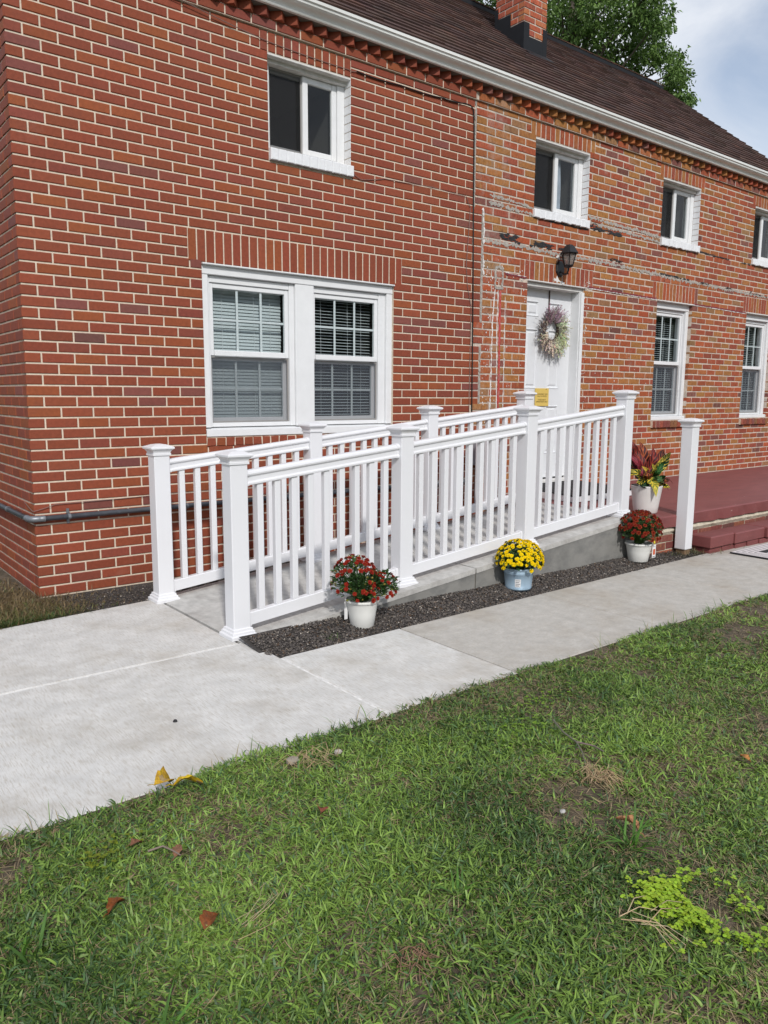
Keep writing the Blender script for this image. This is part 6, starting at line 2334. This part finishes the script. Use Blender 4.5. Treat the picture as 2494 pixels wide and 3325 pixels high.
straw('straw_tuft', 'long pale straw stalks right of the rust curled leaf', tl, 0.0009, (0.38, 0.30, 0.18), 'dead grass')
tl = []
for i in range(40):
    x, y = random.gauss(0.17, 0.05), random.gauss(-3.02, 0.03)
    a = random.uniform(0, 6.28)
    tl.append([(x, y, 0.025), (x + 0.03 * math.cos(a), y + 0.03 * math.sin(a), 0.045), (x + 0.07 * math.cos(a + 0.5), y + 0.07 * math.sin(a + 0.5), 0.02)])
straw('straw_tuft', 'thin dry grass tuft by the pale stone near the walk', tl, 0.0012, (0.36, 0.26, 0.15), 'dead grass')


def rock(loc, r_, label, mt=M['pale_stone']):
    mm = MB()
    v, f = [], []
    NU, NV = 6, 9
    for i in range(NU + 1):
        for j in range(NV):
            a, b = math.pi * i / NU, 6.283 * j / NV
            q = r_ * random.uniform(0.85, 1.12)
            v.append((q * math.sin(a) * math.cos(b) * 1.2, q * math.sin(a) * math.sin(b) * 0.85, q * math.cos(a) * 0.6))
    for i in range(NU):
        for j in range(NV):
            f.append((i * NV + j, (i + 1) * NV + j, (i + 1) * NV + (j + 1) % NV, i * NV + (j + 1) % NV))
    mm.add(v, f)
    link('stone', mm.mesh('stone', mt, smooth=False), None, loc, label, 'stone', 'loose stones on the lawn')


rock((0.085, -2.99, 0.030), 0.022, 'rounded tan stone at the lawn edge below the slab corner')
rock((0.555, -3.815, 0.045), 0.009, 'small whitish stone in the worn patch of the lawn', M['light_stone'])
rock((0.255, -3.03, 0.028), 0.014, 'grey pebble in the straw near the walk edge', M['cement'])
dm_ = MB().lathe([(0.001, 0.0), (0.010, 0.002), (0.006, 0.009), (0.001, 0.011)], 8, (-0.085, -2.36, 0.0))
dm_.build('seed_pod', M['rubber'], label='small dark seed pod on the wide concrete slab', cat='seed pod')
dm_ = MB().lathe([(0.001, 0.0), (0.014, 0.002), (0.012, 0.009), (0.001, 0.011)], 8, (2.72, -0.92, rz(2.72)))
dm_.build('pebble', M['rubber'], label='dark flat pebble on the ramp behind the balusters', cat='pebble')
# broad weed blades standing out of the turf
x = rng.normal(0.60, 0.02, 26)
parts = []
for (cx_, cyy, n_, L0) in [(0.60, -4.03, 22, 0.15), (-0.25, -4.25, 12, 0.16), (0.05, -3.9, 9, 0.11), (-0.75, -3.85, 12, 0.13), (-0.9, -3.45, 10, 0.12), (0.62, -3.55, 8, 0.09)]:
    x = rng.normal(cx_, 0.012, n_)
    y = rng.normal(cyy, 0.012, n_)
    k = n_
    col = np.array([0.075, 0.18, 0.022]) * (0.6 + 0.8 * rng.random((k, 1)))
    parts.append(blades(np.stack([x, y, np.full(k, 0.01)], -1), rng.uniform(0, 6.283, k), rng.uniform(0.6, 1.1, k) * L0, rng.uniform(0.005, 0.009, k), rng.uniform(R(25), R(75), k), rng.uniform(R(6), R(22), k), col))
V, F, l_, c_ = merge(parts)
link('weed_grass', np_mesh('weed_grass', V, F, l_, c_, M['grass']), label='taller wide bladed weed grass clumps in the near lawn', cat='grass', kind='stuff')

# ------------------------------------------------------------------ tree behind the roof
CL = [(15.4, 12.28, 12.8, 1.1), (16.53, 12.55, 12.98, 0.9), (16.49, 11.79, 13.19, 1.2), (17.61, 11.69, 12.73, 1.1), (18.12, 11.21, 12.2, 0.95), (16.86, 9.92, 12.01, 1.2), (17.07, 9.4, 12.34, 1.3), (19.2, 10.96, 12.67, 1.0),
      (17.88, 9.64, 11.24, 0.85), (18.02, 9.33, 12.01, 1.1), (20.15, 10.55, 12.4, 0.9), (18.85, 9.47, 11.07, 0.75), (19.44, 10.64, 11.33, 0.7), (18.11, 10.47, 11.32, 0.7), (19.42, 9.61, 13.26, 1.2), (18.28, 8.52, 11.74, 0.8),
      (19.67, 9.23, 11.83, 0.75), (20.41, 9.47, 11.72, 0.6), (19.36, 9.05, 11.0, 0.6), (19.72, 9.75, 10.93, 0.55), (19.19, 10.1, 10.77, 0.5), (18.33, 7.96, 11.33, 0.5), (20.27, 9.04, 11.99, 0.3), (19.83, 8.75, 11.11, 0.35),
      (18.81, 8.6, 12.16, 0.7), (18.18, 7.99, 12.2, 0.8), (20.82, 8.82, 11.3, 0.28), (19.75, 8.18, 10.52, 0.38), (20.5, 8.46, 10.54, 0.35), (20.78, 8.97, 10.73, 0.38), (20.29, 8.76, 10.26, 0.38), (20.98, 8.91, 10.33, 0.3),
      (19.67, 7.83, 9.65, 0.2), (20.84, 8.4, 9.99, 0.15), (17.52, 11.02, 11.34, 0.6), (19.68, 10.85, 14.7, 1.6), (18.5, 12.0, 14.66, 1.6), (15.75, 11.3, 13.83, 1.5), (18.36, 8.32, 13.35, 1.2), (18.04, 9.2, 14.76, 1.6), (18.85, 12.02, 16.45, 1.8),
      (17.0, 11.0, 10.4, 1.0), (18.6, 11.4, 10.2, 0.9), (16.0, 12.6, 10.8, 1.1), (19.6, 11.0, 9.9, 0.7)]
tree = thing('oak_tree', (17.8, 10.8, -0.16), 'tall leafy green tree rising behind the roof', 'tree')
random.seed(61)
tk = MB()
tk.tube([(17.8, 10.8, -0.2), (17.7, 10.8, 4), (17.9, 10.7, 8), (18.1, 10.6, 11), (18.3, 10.6, 14), (18.5, 11.0, 17)], 0.42, 12, r2=0.10)
trunk = tk.build('trunk', M['bark'], tree, smooth=True)
br = MB()
for cx_, cyy, cz_, r_ in CL:
    h0 = max(6.5, cz_ - random.uniform(1.5, 3.5))
    p0 = (18.0, 10.7, h0)
    br.tube([p0, ((p0[0] + cx_) / 2, (p0[1] + cyy) / 2, (h0 + cz_) / 2 + 0.4), (cx_, cyy, cz_ - 0.1)], 0.07, 6, r2=0.015)
br.build('branch', M['bark'], tree, smooth=True)
P, D, Cc = [], [], []
for cx_, cyy, cz_, r_ in CL:
    n_cl = int(22 + 74 * r_ * r_)
    for i in range(n_cl):
        d = rng.normal(0, 1, 3)
        d /= np.linalg.norm(d)
        rad = r_ * rng.random() ** 0.36 * (0.8 + 0.42 * rng.random())
        c0 = np.array([cx_, cyy, cz_]) + d * rad * np.array([1, 1, 0.85])
        nl = rng.integers(7, 13)
        tone = np.clip(0.5 + rng.normal(0, 0.25), 0, 1)
        for q in range(nl):
            P.append(c0 + rng.normal(0, 0.075, 3))
            dd = rng.normal(0, 1, 3) * np.array([0.8, 0.8, 0.5]) + np.array([d[0] * 0.5, d[1] * 0.5, -0.85])
            D.append(dd / np.linalg.norm(dd))
            Cc.append((np.array([0.060, 0.125, 0.028]) * (1 - tone) + np.array([0.185, 0.295, 0.072]) * tone) * (0.75 + 0.5 * rng.random()))
P, D, Cc = np.array(P), np.array(D), np.array(Cc)
n_ = len(P)
ref = rng.normal(0, 1, (n_, 3))
S = np.cross(D, ref)
S /= np.linalg.norm(S, axis=1)[:, None]
Nn = np.cross(S, D)
ln_ = rng.uniform(0.10, 0.17, n_)[:, None]
w = rng.uniform(0.022, 0.036, n_)[:, None]
V = np.stack([P, P + D * ln_ * 0.45 + S * w + Nn * w * 0.4, P + D * ln_ - Nn * w * 0.6, P + D * ln_ * 0.45 - S * w + Nn * w * 0.4], 1).reshape(-1, 3)
F = ((np.arange(n_) * 4)[:, None] + np.array([[0, 1, 2, 0, 2, 3]])).ravel()
me = np_mesh('crown', V, F, np.full(n_ * 2, 3), np.repeat(Cc, 4, 0), M['leafy'])
link('crown', me, tree, (17.8, 10.8, -0.16))
cr = bpy.data.objects['crown']
cr.location = (0, 0, 0)
cr.parent = tree
cr.matrix_parent_inverse = Matrix.Translation((-17.8, -10.8, 0.16))
# woods across the street behind the viewer: they show in the window panes
n_ = 42000
x = rng.uniform(-45, 75, n_)
hgt = 5.0 + 4.5 * vnoise(x, x * 0 + 2, 0.11, 91) + 2.0 * vnoise(x, x * 0 + 5, 0.5, 92)
zz = -0.1 + hgt * rng.random(n_) ** 0.8
y = -34 + rng.normal(0, 1.3, n_) + 2.5 * vnoise(x, zz, 0.3, 93)
back = rng.random(n_) < 0.4
y = np.where(back, 80 + y, y)
x = np.where(back, x - 30, x)
P = np.stack([x, y, zz], -1)
D = rng.normal(0, 1, (n_, 3))
D /= np.linalg.norm(D, axis=1)[:, None]
S = np.cross(D, rng.normal(0, 1, (n_, 3)))
S /= np.linalg.norm(S, axis=1)[:, None]
sz = rng.uniform(0.25, 0.6, n_)[:, None]
V = np.stack([P - D * sz, P + S * sz * 0.6, P + D * sz, P - S * sz * 0.6], 1).reshape(-1, 3)
F = np.arange(n_ * 4)
cc = np.array([0.045, 0.085, 0.022]) * (0.5 + 1.1 * rng.random((n_, 1)))
link('woods', np_mesh('woods', V, F, np.full(n_, 4), np.repeat(cc, 4, 0), M['leafy']), label='leafy woods far off round the house and across the street', cat='woods', kind='stuff')
for o in bpy.data.objects:
    if 'wl' in o:
        del o['wl']
